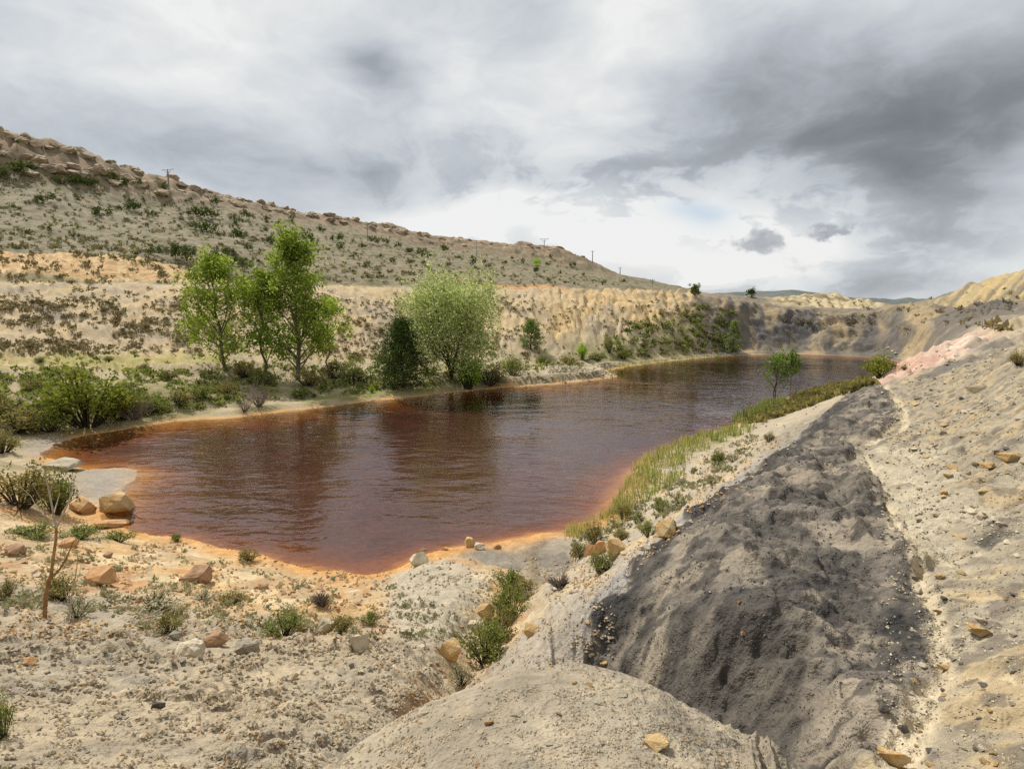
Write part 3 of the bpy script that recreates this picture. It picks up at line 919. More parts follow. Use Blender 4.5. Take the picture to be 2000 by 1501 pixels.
def new_mesh(name, V, F, smooth=True):
    me = bpy.data.meshes.new(name)
    F = np.asarray(F, np.int32)
    V = np.asarray(V, np.float32)
    me.vertices.add(len(V))
    me.vertices.foreach_set('co', V.ravel())
    me.loops.add(F.size)
    me.loops.foreach_set('vertex_index', F.ravel())
    me.polygons.add(len(F))
    me.polygons.foreach_set('loop_start', np.arange(0, F.size, F.shape[1], dtype=np.int32))
    me.polygons.foreach_set('use_smooth', np.full(len(F), smooth))
    me.update(calc_edges=True)
    return me


def set_color(me, name, rgb):
    at = me.attributes.new(name, 'FLOAT_COLOR', 'POINT')
    a = np.ones((len(rgb), 4), np.float32)
    a[:, :3] = rgb
    at.data.foreach_set('color', a.ravel())


def set_float(me, name, v):
    at = me.attributes.new(name, 'FLOAT', 'POINT')
    at.data.foreach_set('value', np.asarray(v, np.float32))


def link(name, me, mat=None, parent=None, **props):
    o = bpy.data.objects.new(name, me)
    COL.objects.link(o)
    if mat is not None and me is not None and len(me.materials) == 0:
        me.materials.append(mat)
    if parent is not None:
        o.parent = parent
    for k, v in props.items():
        o[k] = v
    return o


def new_mat(name):
    m = bpy.data.materials.new(name)
    m.use_nodes = True
    m.node_tree.nodes.clear()
    N = NT(m.node_tree)
    out = N.node('ShaderNodeOutputMaterial')
    return m, N, out


def ground_material():
    m, N, out = new_mat('earth')
    at = N.node('ShaderNodeAttribute', attribute_name='albedo')
    pos = N.node('ShaderNodeNewGeometry').outputs['Position']
    f1 = N.noise(pos, 9.0, 3, .65)
    f2 = N.noise(pos, 1.1, 3, .62)
    v1 = N.voro(pos, 22.0, out='Color')
    k = N.m('ADD', N.m('MULTIPLY', f1, .55), N.m('MULTIPLY', f2, .45))
    k = N.m('ADD', k, N.m('MULTIPLY', N.m('SUBTRACT', N.vm('DOT_PRODUCT', v1, (.33, .33, .33)), .5), .22))
    gain = N.smooth(k, .28, .72, .78, 1.2)
    col = N.vm('SCALE', at.outputs['Color'], scale=gain)
    pb = N.node('ShaderNodeBsdfPrincipled')
    N.put(pb.inputs['Base Color'], col)
    pb.inputs['Roughness'].default_value = .93
    pb.inputs['Specular IOR Level'].default_value = .25
    h = N.m('ADD', N.m('MULTIPLY', f2, .12), N.m('MULTIPLY', f1, .05))
    h = N.m('ADD', h, N.m('MULTIPLY', N.noise(pos, 34.0, 2, .65), .02))
    bp = N.node('ShaderNodeBump')
    bp.inputs['Strength'].default_value = 1.0
    bp.inputs['Distance'].default_value = 1.0
    N.put(bp.inputs['Height'], h)
    N.l.new(bp.outputs[0], pb.inputs['Normal'])
    N.l.new(pb.outputs[0], out.inputs[0])
    return m


EARTH = ground_material()
nt, nr = X.shape
idx = np.arange(nt * nr).reshape(nt, nr)
quads = np.stack([idx[:-1, :-1], idx[1:, :-1], idx[1:, 1:], idx[:-1, 1:]], -1)[:, :, ::-1].reshape(-1, 4)
VV = np.stack([X, Y, Z], -1).reshape(-1, 3)
CC = C.reshape(-1, 3)
qt = TT[:-1, :-1].ravel()
qr = RR[:-1, :-1].ravel()
qb = bench_r[:-1, :-1].ravel()
mid_lake = np.interp(qt, np.radians([-180, -53, -44, -36, -25, -10, 0, 10, 20, 27, 31.5, 180]), [36, 36, 40, 38, 36, 33, 40, 50, 66, 85, 95, 95])
zone = np.zeros(len(quads), int)                       # 0 near ground
zone[qr > mid_lake] = 1                                # far bank and its slope
zone[(qr > qb - 1) & (qt < math.radians(17))] = 2      # hill above the road
zone[(qr > 100) & (qt >= math.radians(17))] = 3        # pit wall and the land behind it
for z, nm in enumerate(('ground', 'far_bank', 'hillside', 'quarry_wall')):
    q = quads[zone == z]
    used, inv = np.unique(q, return_inverse=True)
    me = new_mesh(nm, VV[used], inv.reshape(-1, 4))
    set_color(me, 'albedo', CC[used])
    link(nm, me, EARTH, kind='structure')

# ------------------------------------------------------------------ the lake
def water_material():
    m, N, out = new_mat('red_water')
    pos = N.node('ShaderNodeNewGeometry').outputs['Position']
    mp = N.node('ShaderNodeMapping')
    N.put(mp.inputs['Vector'], pos)
    mp.inputs['Rotation'].default_value = (0, 0, math.radians(20))
    mp.inputs['Scale'].default_value = (.45, 1.0, 1.0)
    a = N.noise(mp.outputs[0], 1.9, 2, .5, .5)
    b = N.noise(mp.outputs[0], .6, 1, .5, .3)
    c = N.noise(pos, .09, 2, .5)
    h = N.m('ADD', N.m('MULTIPLY', a, .05), N.m('MULTIPLY', b, .09))
    h = N.m('MULTIPLY', h, N.smooth(c, .32, .62, .35, 1.25))
    bp = N.node('ShaderNodeBump')
    bp.inputs['Strength'].default_value = 1.0
    bp.inputs['Distance'].default_value = 1.0
    N.put(bp.inputs['Height'], h)
    fr = N.node('ShaderNodeFresnel')
    fr.inputs[0].default_value = 1.42
    N.l.new(bp.outputs[0], fr.inputs['Normal'])
    gl = N.node('ShaderNodeBsdfGlossy')
    gl.inputs['Roughness'].default_value = .04
    N.l.new(bp.outputs[0], gl.inputs['Normal'])
    tr = N.node('ShaderNodeBsdfTransparent')
    mx = N.node('ShaderNodeMixShader')
    N.l.new(fr.outputs[0], mx.inputs[0])
    N.l.new(tr.outputs[0], mx.inputs[1])
    N.l.new(gl.outputs[0], mx.inputs[2])
    N.l.new(mx.outputs[0], out.inputs['Surface'])
    va = N.node('ShaderNodeVolumeAbsorption')
    va.inputs['Color'].default_value = (.782, .728, .704, 1)
    va.inputs['Density'].default_value = 1.0
    N.l.new(va.outputs[0], out.inputs['Volume'])
    return m


ws = SHORE_S
ctr = ws.mean(0)


def lake_mesh():
    import bmesh
    bm = bmesh.new()
    # a little wider than the shoreline so that its rim runs into the bank
    nx = np.roll(ws, -1, 0) - np.roll(ws, 1, 0)
    nrm = np.stack([nx[:, 1], -nx[:, 0]], 1) / (np.hypot(nx[:, 0], nx[:, 1])[:, None] + 1e-9)
    area = np.sum(ws[:, 0] * np.roll(ws[:, 1], -1) - np.roll(ws[:, 0], -1) * ws[:, 1])
    off = ws + nrm * (.45 if area > 0 else -.45)
    vs_ = [bm.verts.new((x, y, 0.0)) for x, y in off]
    f = bm.faces.new(vs_)
    bmesh.ops.triangulate(bm, faces=[f])
    bmesh.ops.recalc_face_normals(bm, faces=bm.faces)
    for f in bm.faces:
        if f.normal.z < 0:
            f.normal_flip()
    me = bpy.data.meshes.new('lake')
    bm.to_mesh(me)
    bm.free()
    return me


link('lake_water', lake_mesh(), water_material(), kind='structure')

# ------------------------------------------------------------------ distant hills
def hill_material():
    m, N, out = new_mat('shaded_distant_scrub')
    pos = N.node('ShaderNodeNewGeometry').outputs['Position']
    f = N.noise(pos, .02, 6, .65)
    col = N.ramp(f, [(.3, lin(66, 74, 68)), (.5, lin(84, 90, 84)), (.7, lin(104, 104, 96))])  # dark scrub tones, with the cloud shadow put into the colour
    pb = N.node('ShaderNodeBsdfPrincipled')
    N.put(pb.inputs['Base Color'], col)
    pb.inputs['Roughness'].default_value = 1
    N.l.new(pb.outputs[0], out.inputs[0])
    return m


HILLM = hill_material()


def distant(prof, r0, r1, seed):
    us = np.linspace(prof[0][0], prof[-1][0], 200)
    vv = np.interp(us, [p[0] for p in prof], [p[1] for p in prof])
    rows = []
    for k, f in enumerate(np.linspace(0, 1, 24)):
        r = r0 + (r1 - r0) * f * 1.6
        hh = []
        for u, v in zip(us, vv):
            a, e = azel(u, v)
            top = CAM_H + r1 * math.tan(e)
            s = math.sin(min(f * 1.6, 1.6) / 1.6 * math.pi)
            z = -30 + (top + 30) * (s if f < .625 else s)
            hh.append((r * math.sin(a), r * math.cos(a), z))
        rows.append(hh)
    V = np.array(rows).reshape(-1, 3)
    # crest at the middle row: rescale so the profile is met there
    V[:, 2] += .012 * (r1 - r0) * fbm(V[:, 0] / 260, V[:, 1] / 260, seed, 4)
    i = np.arange(24 * 200).reshape(24, 200)
    q = np.stack([i[:-1, :-1], i[:-1, 1:], i[1:, 1:], i[1:, :-1]], -1).reshape(-1, 4)
    return new_mesh('distant_hills', V, q)


link('distant_hills', distant([(1250, 590), (1340, 583), (1400, 577), (1450, 574), (1480, 571), (1510, 573), (1545, 571), (1580, 575), (1640, 578), (1700, 588), (1800, 598)], 1400, 2200, 5), HILLM, kind='structure')
link('distant_hills', distant([(1300, 590), (1600, 584), (1680, 585), (1740, 589), (1800, 588), (1900, 586), (2100, 584), (2500, 580)], 2600, 4200, 9), HILLM, kind='structure')

# ------------------------------------------------------------------ helpers for plants and stones
def zat(x, y):
    """height of the finished ground"""
    t, lr = math.atan2(x, y), math.log(max(math.hypot(x, y), .26))
    i = int(np.clip(np.searchsorted(TH, t) - 1, 0, nt - 2))
    j = int(np.clip(np.searchsorted(LR, lr) - 1, 0, nr - 2))
    f = (t - TH[i]) / (TH[i + 1] - TH[i])
    g = (lr - LR[j]) / (LR[j + 1] - LR[j])
    return float(Z[i, j] * (1 - f) * (1 - g) + Z[i + 1, j] * f * (1 - g) + Z[i, j + 1] * (1 - f) * g + Z[i + 1, j + 1] * f * g)


def zat_n(x, y):
    t, lr = np.arctan2(x, y), .5 * np.log(x * x + y * y)
    i = np.clip(np.searchsorted(TH, t) - 1, 0, nt - 2)
    j = np.clip(np.searchsorted(LR, lr) - 1, 0, nr - 2)
    f = (t - TH[i]) / (TH[i + 1] - TH[i])
    g = (lr - LR[j]) / (LR[j + 1] - LR[j])
    return Z[i, j] * (1 - f) * (1 - g) + Z[i + 1, j] * f * (1 - g) + Z[i, j + 1] * (1 - f) * g + Z[i + 1, j + 1] * f * g


def sd_n(x, y):
    t, lr = np.arctan2(x, y), .5 * np.log(x * x + y * y)
    i = np.clip(np.searchsorted(TH, t) - 1, 0, nt - 2)
    j = np.clip(np.searchsorted(LR, lr) - 1, 0, nr - 2)
    return sd[i, j]


def hit2(u, v):
    """the point of the finished ground seen at (u, v)"""
    a, e = azel(u, v)
    i = int(np.clip(np.searchsorted(TH, a) - 1, 0, nt - 2))
    f = (a - TH[i]) / (TH[i + 1] - TH[i])
    zc = Z[i] * (1 - f) + Z[i + 1] * f
    r = np.exp(LR)
    ray = CAM_H + r * math.tan(e)
    over = (zc >= ray) & (r > 1.6)
    if not over.any():
        return hit(u, v)
    k = int(np.argmax(over))
    a0, a1 = ray[k - 1] - zc[k - 1], zc[k] - ray[k]
    q = a0 / (a0 + a1 + 1e-9)
    rr = r[k - 1] + (r[k] - r[k - 1]) * np.clip(q, 0, 1)
    x, y = rr * math.sin(a), rr * math.cos(a)
    return (x, y, zat(x, y))


def mpp(p):
    """metres that one pixel of the photograph spans at point p"""
    return (p[1] * math.cos(PITCH) - (p[2] - CAM_H) * math.sin(PITCH)) / FPX


def tubes(paths, sides=5):
    """polylines with radii -> one mesh of tapered tubes"""
    V, F = [], []
    for pth in paths:
        pts_ = [Vector(p[:3]) for p in pth]
        base = len(V)
        up = Vector((.13, .27, .95))
        for k, p in enumerate(pts_):
            d = (pts_[min(k + 1, len(pts_) - 1)] - pts_[max(k - 1, 0)])
            d = d.normalized() if d.length > 1e-9 else Vector((0, 0, 1))
            a = d.cross(up)
            a = a.normalized() if a.length > 1e-3 else d.cross(Vector((1, 0, 0))).normalized()
            b = d.cross(a)
            for s_ in range(sides):
                w = 2 * math.pi * s_ / sides
                V.append(p + (a * math.cos(w) + b * math.sin(w)) * pth[k][3])
        for k in range(len(pts_) - 1):
            for s_ in range(sides):
                i0, i1 = base + k * sides + s_, base + k * sides + (s_ + 1) % sides
                F.append((i0, i1, i1 + sides, i0 + sides))
    return np.array([tuple(v) for v in V]), np.array(F)


def leaf_quads(cen, size, r, aspect=.55, droop=0.0, upright=0.0):
    """a small rhombic leaf at every centre"""
    n_ = len(cen)
    a = r.normal(size=(n_, 3))
    a[:, 2] = a[:, 2] * (1 - upright) + upright * np.abs(a[:, 2]) * 2.5 - droop
    a /= np.linalg.norm(a, axis=1, keepdims=True) + 1e-9
    b = np.cross(a, r.normal(size=(n_, 3)))
    b /= np.linalg.norm(b, axis=1, keepdims=True) + 1e-9
    s_ = (size * (.6 + .8 * r.random(n_)))[:, None] if np.ndim(size) == 0 else (size * (.6 + .8 * r.random(n_)))[:, None]
    V = np.stack([cen - a * s_ * .5, cen + b * s_ * aspect * .5, cen + a * s_ * .5, cen - b * s_ * aspect * .5], 1).reshape(-1, 3)
    F = np.arange(4 * n_).reshape(-1, 4)
    return V, F


def leaf_mesh(name, cen, size, r, tint=None, **kw):
    V, F = leaf_quads(cen, size, r, **kw)
    me = new_mesh(name, V, F, smooth=False)
    if tint is None:
        tint = r.random(len(cen))
    set_float(me, 'tint', np.repeat(tint, 4))
    return me


def leaf_mat(name, dark, mid_, light, trans=.32):
    m, N, out = new_mat(name)
    at = N.node('ShaderNodeAttribute', attribute_name='tint')
    oi = N.node('ShaderNodeObjectInfo')
    t = N.m('ADD', at.outputs['Fac'], N.m('MULTIPLY', N.m('SUBTRACT', oi.outputs['Random'], .5), .25))
    col = N.ramp(t, [(.0, lin(*dark)), (.5, lin(*mid_)), (1.0, lin(*light))])
    df = N.node('ShaderNodeBsdfDiffuse')
    tl = N.node('ShaderNodeBsdfTranslucent')
    N.put(df.inputs[0], col)
    N.put(tl.inputs[0], N.mix(1.0, col, (1.0, 1.0, .62), 'MULTIPLY'))
    mx = N.node('ShaderNodeMixShader')
    mx.inputs[0].default_value = trans
    N.l.new(df.outputs[0], mx.inputs[1])
    N.l.new(tl.outputs[0], mx.inputs[2])
    N.l.new(mx.outputs[0], out.inputs[0])
    return m


def plain_mat(name, c1, c2, scale=6.0, rough=.85, bump=.02, bscale=None):
    m, N, out = new_mat(name)
    tc = N.node('ShaderNodeTexCoord').outputs['Object']
    f = N.noise(tc, scale, 5, .6)
    oi = N.node('ShaderNodeObjectInfo')
    col = N.mix(N.smooth(f, .3, .7), lin(*c1), lin(*c2))
    col = N.vm('SCALE', col, scale=N.m('ADD', .62, N.m('MULTIPLY', oi.outputs['Random'], .28)))
    pb = N.node('ShaderNodeBsdfPrincipled')
    N.put(pb.inputs['Base Color'], col)
    pb.inputs['Roughness'].default_value = rough
    pb.inputs['Specular IOR Level'].default_value = .3
    bp = N.node('ShaderNodeBump')
    bp.inputs['Strength'].default_value = .8
    bp.inputs['Distance'].default_value = 1
    N.put(bp.inputs['Height'], N.m('MULTIPLY', N.noise(tc, bscale or scale * 3, 4, .65), bump))
    N.l.new(bp.outputs[0], pb.inputs['Normal'])
    N.l.new(pb.outputs[0], out.inputs[0])
    return m


BARK = plain_mat('grey_bark', (96, 88, 72), (130, 120, 100), 3.0)
BARK_D = plain_mat('dark_bark', (62, 54, 44), (88, 76, 60), 3.0)
DEADW = plain_mat('dead_wood', (168, 150, 126), (196, 182, 160), 9.0, bump=.004)
LICHEN = plain_mat('lichen_bark', (150, 92, 38), (176, 150, 112), 7.0, bump=.006)
L_POP = leaf_mat('poplar_leaf', (98, 120, 46), (136, 156, 66), (182, 194, 104), .5)
L_POP2 = leaf_mat('young_poplar_leaf', (124, 146, 52), (158, 180, 72), (190, 204, 104), .4)
L_WIL = leaf_mat('pale_leaf', (128, 144, 84), (170, 182, 122), (216, 220, 180), .5)
L_BRI = leaf_mat('bright_leaf', (112, 150, 46), (150, 186, 62), (184, 208, 92), .6)
L_SHO = leaf_mat('shore_tree_leaf', (82, 106, 48), (108, 132, 64), (140, 158, 88), .35)
L_PIN = leaf_mat('pine_needle', (62, 78, 42), (84, 102, 54), (112, 126, 70), .3)
L_SPI = leaf_mat('small_pine_needle', (76, 96, 50), (100, 122, 62), (130, 148, 82), .25)
L_LAR = leaf_mat('larch_needle', (108, 122, 76), (134, 146, 92), (158, 166, 112), .3)
L_SHR = leaf_mat('shrub_leaf', (96, 108, 44), (130, 138, 60), (164, 166, 84), .35)
L_HEA = leaf_mat('heath_leaf', (100, 96, 60), (136, 128, 82), (170, 156, 106), .4)
L_GRN = leaf_mat('heath_green', (88, 98, 54), (122, 130, 72), (156, 158, 98), .4)
L_GRY = leaf_mat('grey_herb', (122, 120, 96), (148, 146, 118), (178, 172, 142), .25)
L_JUN = leaf_mat('juniper_leaf', (60, 74, 42), (82, 96, 52), (112, 120, 66), .2)
L_SCR = leaf_mat('scrub_leaf', (112, 102, 78), (134, 122, 92), (160, 146, 112), .2)
L_HSC = leaf_mat('hill_scrub_leaf', (112, 108, 76), (130, 126, 88), (150, 144, 104), .2)
L_RED = leaf_mat('reed_blade', (98, 128, 58), (146, 156, 88), (204, 188, 140), .4)
L_TWG = plain_mat('bare_twig', (132, 118, 106), (156, 142, 128), 9.0, bump=.002)


def make_tree(name, label, cat, base, h, prof, leafmat, bark, seed, n_limb=26, el=(45, 65), t0=.16, leaf=.24, n_leaf=5000, sig=.34,
              trunks=1, spread=0.0, r0=.16, nsub=4, clump=14, group=None, droop=0.0, lean=0.0, aspect=.6, sublen=.38):
    """trunk and limbs grown inside a crown profile (height fraction, half width in metres); leaves in clumps along the twigs"""
    r = np.random.default_rng(seed)
    root = link(name, None, None, None, label=label, category=cat)
    if group:
        root['group'] = group
    root.location = base
    pt = [p[0] for p in prof]
    pw = [p[1] for p in prof]
    paths, tips = [], []
    for k in range(trunks):
        a0 = 2 * math.pi * (k + r.random() * .5) / trunks
        hk = h * (1 if k == 0 else .78 + .2 * r.random())
        fx, fy = spread * math.cos(a0), spread * math.sin(a0)
        rt = r0 * (1 if trunks == 1 else .7)
        m_ = 9
        tp = []
        for i in range(m_):
            f = i / (m_ - 1)
            tp.append((fx * (.12 + .88 * f) * f ** .6 + lean * f * h + .015 * h * r.normal() * (0 < i), fy * f ** .7 + .015 * h * r.normal() * (i > 0), f * hk * .96 - (.25 if i == 0 else 0), rt * (1 - f) ** .8 + .012))
        paths.append(tp)
        tips.append((tp[-1][:3], 1.0))
        nl = max(4, n_limb // trunks)
        for j in range(nl):
            t = t0 + (.97 - t0) * ((j + r.random() * .8) / nl)
            g = t * (m_ - 1)
            i = min(int(g), m_ - 2)
            g -= i
            s_ = np.array(tp[i][:3]) * (1 - g) + np.array(tp[i + 1][:3]) * g
            az = 2.4 * j + r.random() * 1.2
            e = math.radians(el[0] + (el[1] - el[0]) * r.random())
            # reach until the crown surface
            wdt = np.interp(min(1, t + .10), pt, pw) * (.72 + .4 * r.random())
            L = min(wdt / max(math.cos(e), .25), h * .5)
            d = np.array([math.cos(az) * math.cos(e), math.sin(az) * math.cos(e), math.sin(e)])
            rl = max(.010, tp[i][3] * .42)
            lp = []
            m2 = 5
            side = r.normal(size=3) * .06 * L
            for q in range(m2):
                f = q / (m2 - 1)
                p = s_ + d * L * f + np.array([0, 0, (.10 - droop) * L * f * f]) + side * math.sin(f * 3.1)
                lp.append((*p, rl * (1 - f) + .007))
            paths.append(lp)
            tips.append((lp[-1][:3], .8))
            for q in range(nsub):
                f = .25 + .72 * (q + r.random()) / nsub
                i2 = min(int(f * (m2 - 1)), m2 - 2)
                g2 = f * (m2 - 1) - i2
                ss = np.array(lp[i2][:3]) * (1 - g2) + np.array(lp[i2 + 1][:3]) * g2
                dd_ = d + r.normal(size=3) * .75
                dd_ /= np.linalg.norm(dd_)
                l2 = L * sublen * (.5 + .7 * r.random()) * (1.2 - f * .5)
                e2 = ss + dd_ * l2 + np.array([0, 0, -droop * l2 * .6])
                mid3 = (ss + e2) / 2 + r.normal(size=3) * .05 * l2
                paths.append([(*ss, rl * .4 + .004), (*mid3, rl * .25 + .004), (*e2, .004)])
                tips.append((tuple(mid3), .6))
                tips.append((tuple(e2), 1.0))
    V, F = tubes(paths, 5)
    link('trunk', new_mesh(name + '_trunk', V, F), bark, root)
    tp_ = np.array([t_[0] for t_ in tips])
    wt = np.array([t_[1] for t_ in tips])
    zf = tp_[:, 2] / h
    wt = wt * (zf > t0 * .75)
    nclump = max(8, n_leaf // clump)
    pick = r.choice(len(tp_), nclump, p=wt / wt.sum())
    cc = tp_[pick] + r.normal(size=(nclump, 3)) * sig * .8
    ct = np.clip(.5 + .22 * r.normal(size=nclump), 0, 1)
    cen = np.repeat(cc, clump, 0) + r.normal(size=(nclump * clump, 3)) * sig * .55
    tint = np.clip(np.repeat(ct, clump) + .16 * r.normal(size=len(cen)), 0, 1)
    ok = cen[:, 2] > .02 * h
    link('crown', leaf_mesh(name + '_crown', cen[ok], leaf, r, tint[ok], aspect=aspect, droop=droop), leafmat, root)
    return root


def bush_mesh(name, seed, n_leaf=420, leaf=.09, flat=.62, stems=16, upright=.35, dense=.55):
    """unit shrub: about 1 wide, stems fan out from the foot, leaves in clumps on them"""
    r = np.random.default_rng(seed)
    ends = []
    paths = []
    for k in range(stems):
        a = 2 * math.pi * r.random()
        rad = .5 * math.sqrt(r.random())
        z_ = flat * math.sqrt(max(.05, 1 - (rad / .56) ** 2)) * (.72 + .4 * r.random())
        e = np.array([rad * math.cos(a), rad * math.sin(a), z_])
        ends.append(e)
        paths.append([(e[0] * .08, e[1] * .08, -.06, .014), (e[0] * .6, e[1] * .6, z_ * .55, .010), (*e, .004)])
    ends = np.array(ends)
    nc = n_leaf // 6
    pk = r.integers(0, stems, nc)
    f = (dense + (1.05 - dense) * r.random(nc))[:, None]
    cc = ends[pk] * f * np.array([1, 1, 1]) + r.normal(size=(nc, 3)) * .06
    cen = np.repeat(cc, 6, 0) + r.normal(size=(nc * 6, 3)) * .045
    cen[:, 2] = np.abs(cen[:, 2])
    ct = np.repeat(np.clip(.5 + .22 * r.normal(size=nc), 0, 1), 6)
    tint = np.clip(ct + .15 * r.normal(size=len(cen)), 0, 1)
    me = leaf_mesh(name, cen, leaf, r, tint, upright=upright, aspect=.5)
    V, F = tubes(paths, 4)
    return me, new_mesh(name + '_stems', V, F)


BUSH = {}
for key, mat, kw in [('heath', L_HEA, dict(n_leaf=1700, leaf=.055, stems=34)), ('green', L_GRN, dict(n_leaf=1800, leaf=.055, stems=34)), ('grey', L_GRY, dict(n_leaf=700, leaf=.06, upright=.6, stems=24)), ('leafy', L_SHR, dict(n_leaf=2200, leaf=.06, flat=.75, stems=34)),
                     ('bright', L_BRI, dict(n_leaf=2400, leaf=.06, flat=1.0, stems=40)), ('juniper', L_JUN, dict(n_leaf=500, leaf=.10, flat=.85, upright=.5)),
                     ('juniper_low', L_JUN, dict(n_leaf=500, leaf=.09, flat=.5))]:
    BUSH[key] = []
    for k in range(3):
        a, b = bush_mesh(key + '_bush', 400 + 17 * k + hash(key) % 1 + len(key) * 3, **kw)
        a.materials.append(mat)
        b.materials.append(BARK_D)
        BUSH[key].append((a, b))
_bk = [0]


def put_bush(kind, u, v, wpx, hpx, label, cat='bush', name='shrub', group=None, stems=True, z_off=0.0, p=None):
    p = p or hit2(u, v)
    s_ = mpp(p)
    fl = {'heath': .62, 'green': .62, 'grey': .62, 'leafy': .75, 'bright': 1.0, 'juniper': .85, 'juniper_low': .5}[kind]
    _bk[0] += 1
    rr_ = random.Random(_bk[0] * 31 + 5)
    a, b = BUSH[kind][rr_.randrange(3)]
    W_, H__ = wpx * s_, hpx * s_
    tp = dict(label=label, category=cat)
    if group:
        tp['group'] = group
    if not stems:
        o = link(name, a, None, None, **tp)
    else:
        o = link(name, None, None, None, **tp)
        link('foliage', a, None, o)
        link('stem', b, None, o)
    o.location = (p[0], p[1], p[2] - .02 * H__ + z_off)
    o.scale = (W_, W_ * rr_.uniform(.8, 1.1), H__ / fl)
    o.rotation_euler = (rr_.uniform(-.08, .08), rr_.uniform(-.08, .08), rr_.uniform(0, 6.28))
    return o


def stand(u, v, vtop):
    p = hit2(u, v)
    return (p[0], p[1], p[2] - .05), (v - vtop) * mpp(p), mpp(p)


# ------------------------------------------------------------------ trees on the far bank
b, h, s = stand(440, 718, 494)
make_tree('poplar_tree', 'left-hand fresh green poplar standing at the edge of the grassy terrace', 'tree', b, h,
          [(0, .3), (.12, 45 * s), (.3, 72 * s), (.55, 60 * s), (.8, 38 * s), (1, 6 * s)], L_POP, BARK, 11, n_limb=38, el=(18, 58), t0=.08, n_leaf=8400, leaf=.30, sig=.55, lean=-.08, r0=.2)
b, h, s = stand(517, 735, 520)
make_tree('poplar_tree', 'slender poplar with a narrow thin crown between two bigger poplars', 'tree', b, h,
          [(0, .3), (.15, 25 * s), (.4, 38 * s), (.7, 34 * s), (1, 5 * s)], L_POP, BARK, 12, n_limb=30, el=(28, 65), t0=.12, n_leaf=4600, leaf=.30, sig=.5, r0=.15)
b, h, s = stand(582, 742, 449)
make_tree('poplar_tree', 'tallest poplar with a spire-like crown above the red lake', 'tree', b, h,
          [(0, .4), (.1, 48 * s), (.28, 58 * s), (.55, 50 * s), (.8, 34 * s), (1, 5 * s)], L_POP, BARK, 13, n_limb=54, el=(28, 66), t0=.05, n_leaf=13000, leaf=.32, sig=.6, r0=.26)
b, h, s = stand(643, 722, 582)
make_tree('poplar_tree', 'young yellow-green poplar at the right end of the poplar row', 'tree', b, h,
          [(0, .2), (.25, 26 * s), (.6, 42 * s), (.85, 26 * s), (1, 5 * s)], L_POP2, BARK, 14, n_limb=20, el=(20, 55), t0=.24, n_leaf=2600, leaf=.28, sig=.45, r0=.1)
b, h, s = stand(882, 737, 560)
make_tree('willow_tree', 'broad pale green round-crowned tree behind the round bright bush', 'tree', b, h,
          [(0, 60 * s), (.2, 84 * s), (.45, 92 * s), (.75, 74 * s), (1, 24 * s)], L_WIL, BARK_D, 15, n_limb=96, el=(5, 60), t0=.07, n_leaf=24000, leaf=.28, sig=.85, trunks=6, spread=62 * s, r0=.18)
b, h, s = stand(786, 755, 618)
make_tree('pine_tree', 'dark green conical pine beside the pale round-crowned tree', 'tree', b, h,
          [(0, 46 * s), (.15, 54 * s), (.4, 46 * s), (.7, 30 * s), (1, 6 * s)], L_PIN, BARK_D, 16, n_limb=120, el=(-6, 30), t0=.02, n_leaf=15000, leaf=.34, sig=.55, r0=.16, aspect=.22, nsub=4)
b, h, s = stand(1037, 682, 622)
make_tree('pine_tree', 'small bushy pine standing alone on the pale slope', 'tree', b, h,
          [(0, 15 * s), (.3, 19 * s), (.7, 15 * s), (1, 3 * s)], L_SPI, BARK_D, 17, n_limb=46, el=(0, 30), t0=.04, n_leaf=3600, leaf=.34, sig=.32, aspect=.24, r0=.1)
b, h, s = stand(1431, 688, 622)
make_tree('larch_tree', 'soft grey-green conifer on the far shore below the quarry wall', 'tree', b, h,
          [(0, 16 * s), (.3, 20 * s), (.6, 12 * s), (1, 2 * s)], L_LAR, BARK_D, 18, n_limb=40, el=(0, 25), t0=.08, n_leaf=2600, leaf=.36, sig=.34, aspect=.25, r0=.1)
b, h, s = stand(1512, 786, 692)
make_tree('shore_tree', 'small two-stemmed green tree on the right-hand lake shore', 'tree', b, h,
          [(0, .1), (.3, 18 * s), (.6, 32 * s), (.85, 26 * s), (1, 6 * s)], L_SHO, BARK_D, 19, n_limb=22, el=(42, 68), t0=.28, n_leaf=1500, leaf=.2, sig=.34, trunks=2, spread=20 * s, r0=.085)
b, h, s = stand(1543, 775, 680)
make_tree('shore_tree', 'thin sapling with a sparse top behind the two-stemmed shore tree', 'tree', b, h,
          [(0, .1), (.45, 5 * s), (.75, 14 * s), (1, 4 * s)], L_SHO, BARK, 20, n_limb=12, el=(40, 68), t0=.45, n_leaf=560, leaf=.25, sig=.3, r0=.05)
for (u, v, vt), lb in (((1357, 576, 557), 'small leafy tree on the skyline at the end of the hill'), ((1467, 580, 566), 'small dark bushy tree on the skyline above the quarry wall')):
    b, h, s = stand(u, v, vt)
    make_tree('skyline_tree', lb, 'tree', b, h, [(0, .3 * h), (.4, .42 * h), (.8, .3 * h), (1, .05 * h)], L_JUN if u > 1400 else L_GRN, BARK_D, 21 + u, n_limb=22, el=(10, 50), t0=.12, n_leaf=700, leaf=.36, sig=.3, r0=.08)

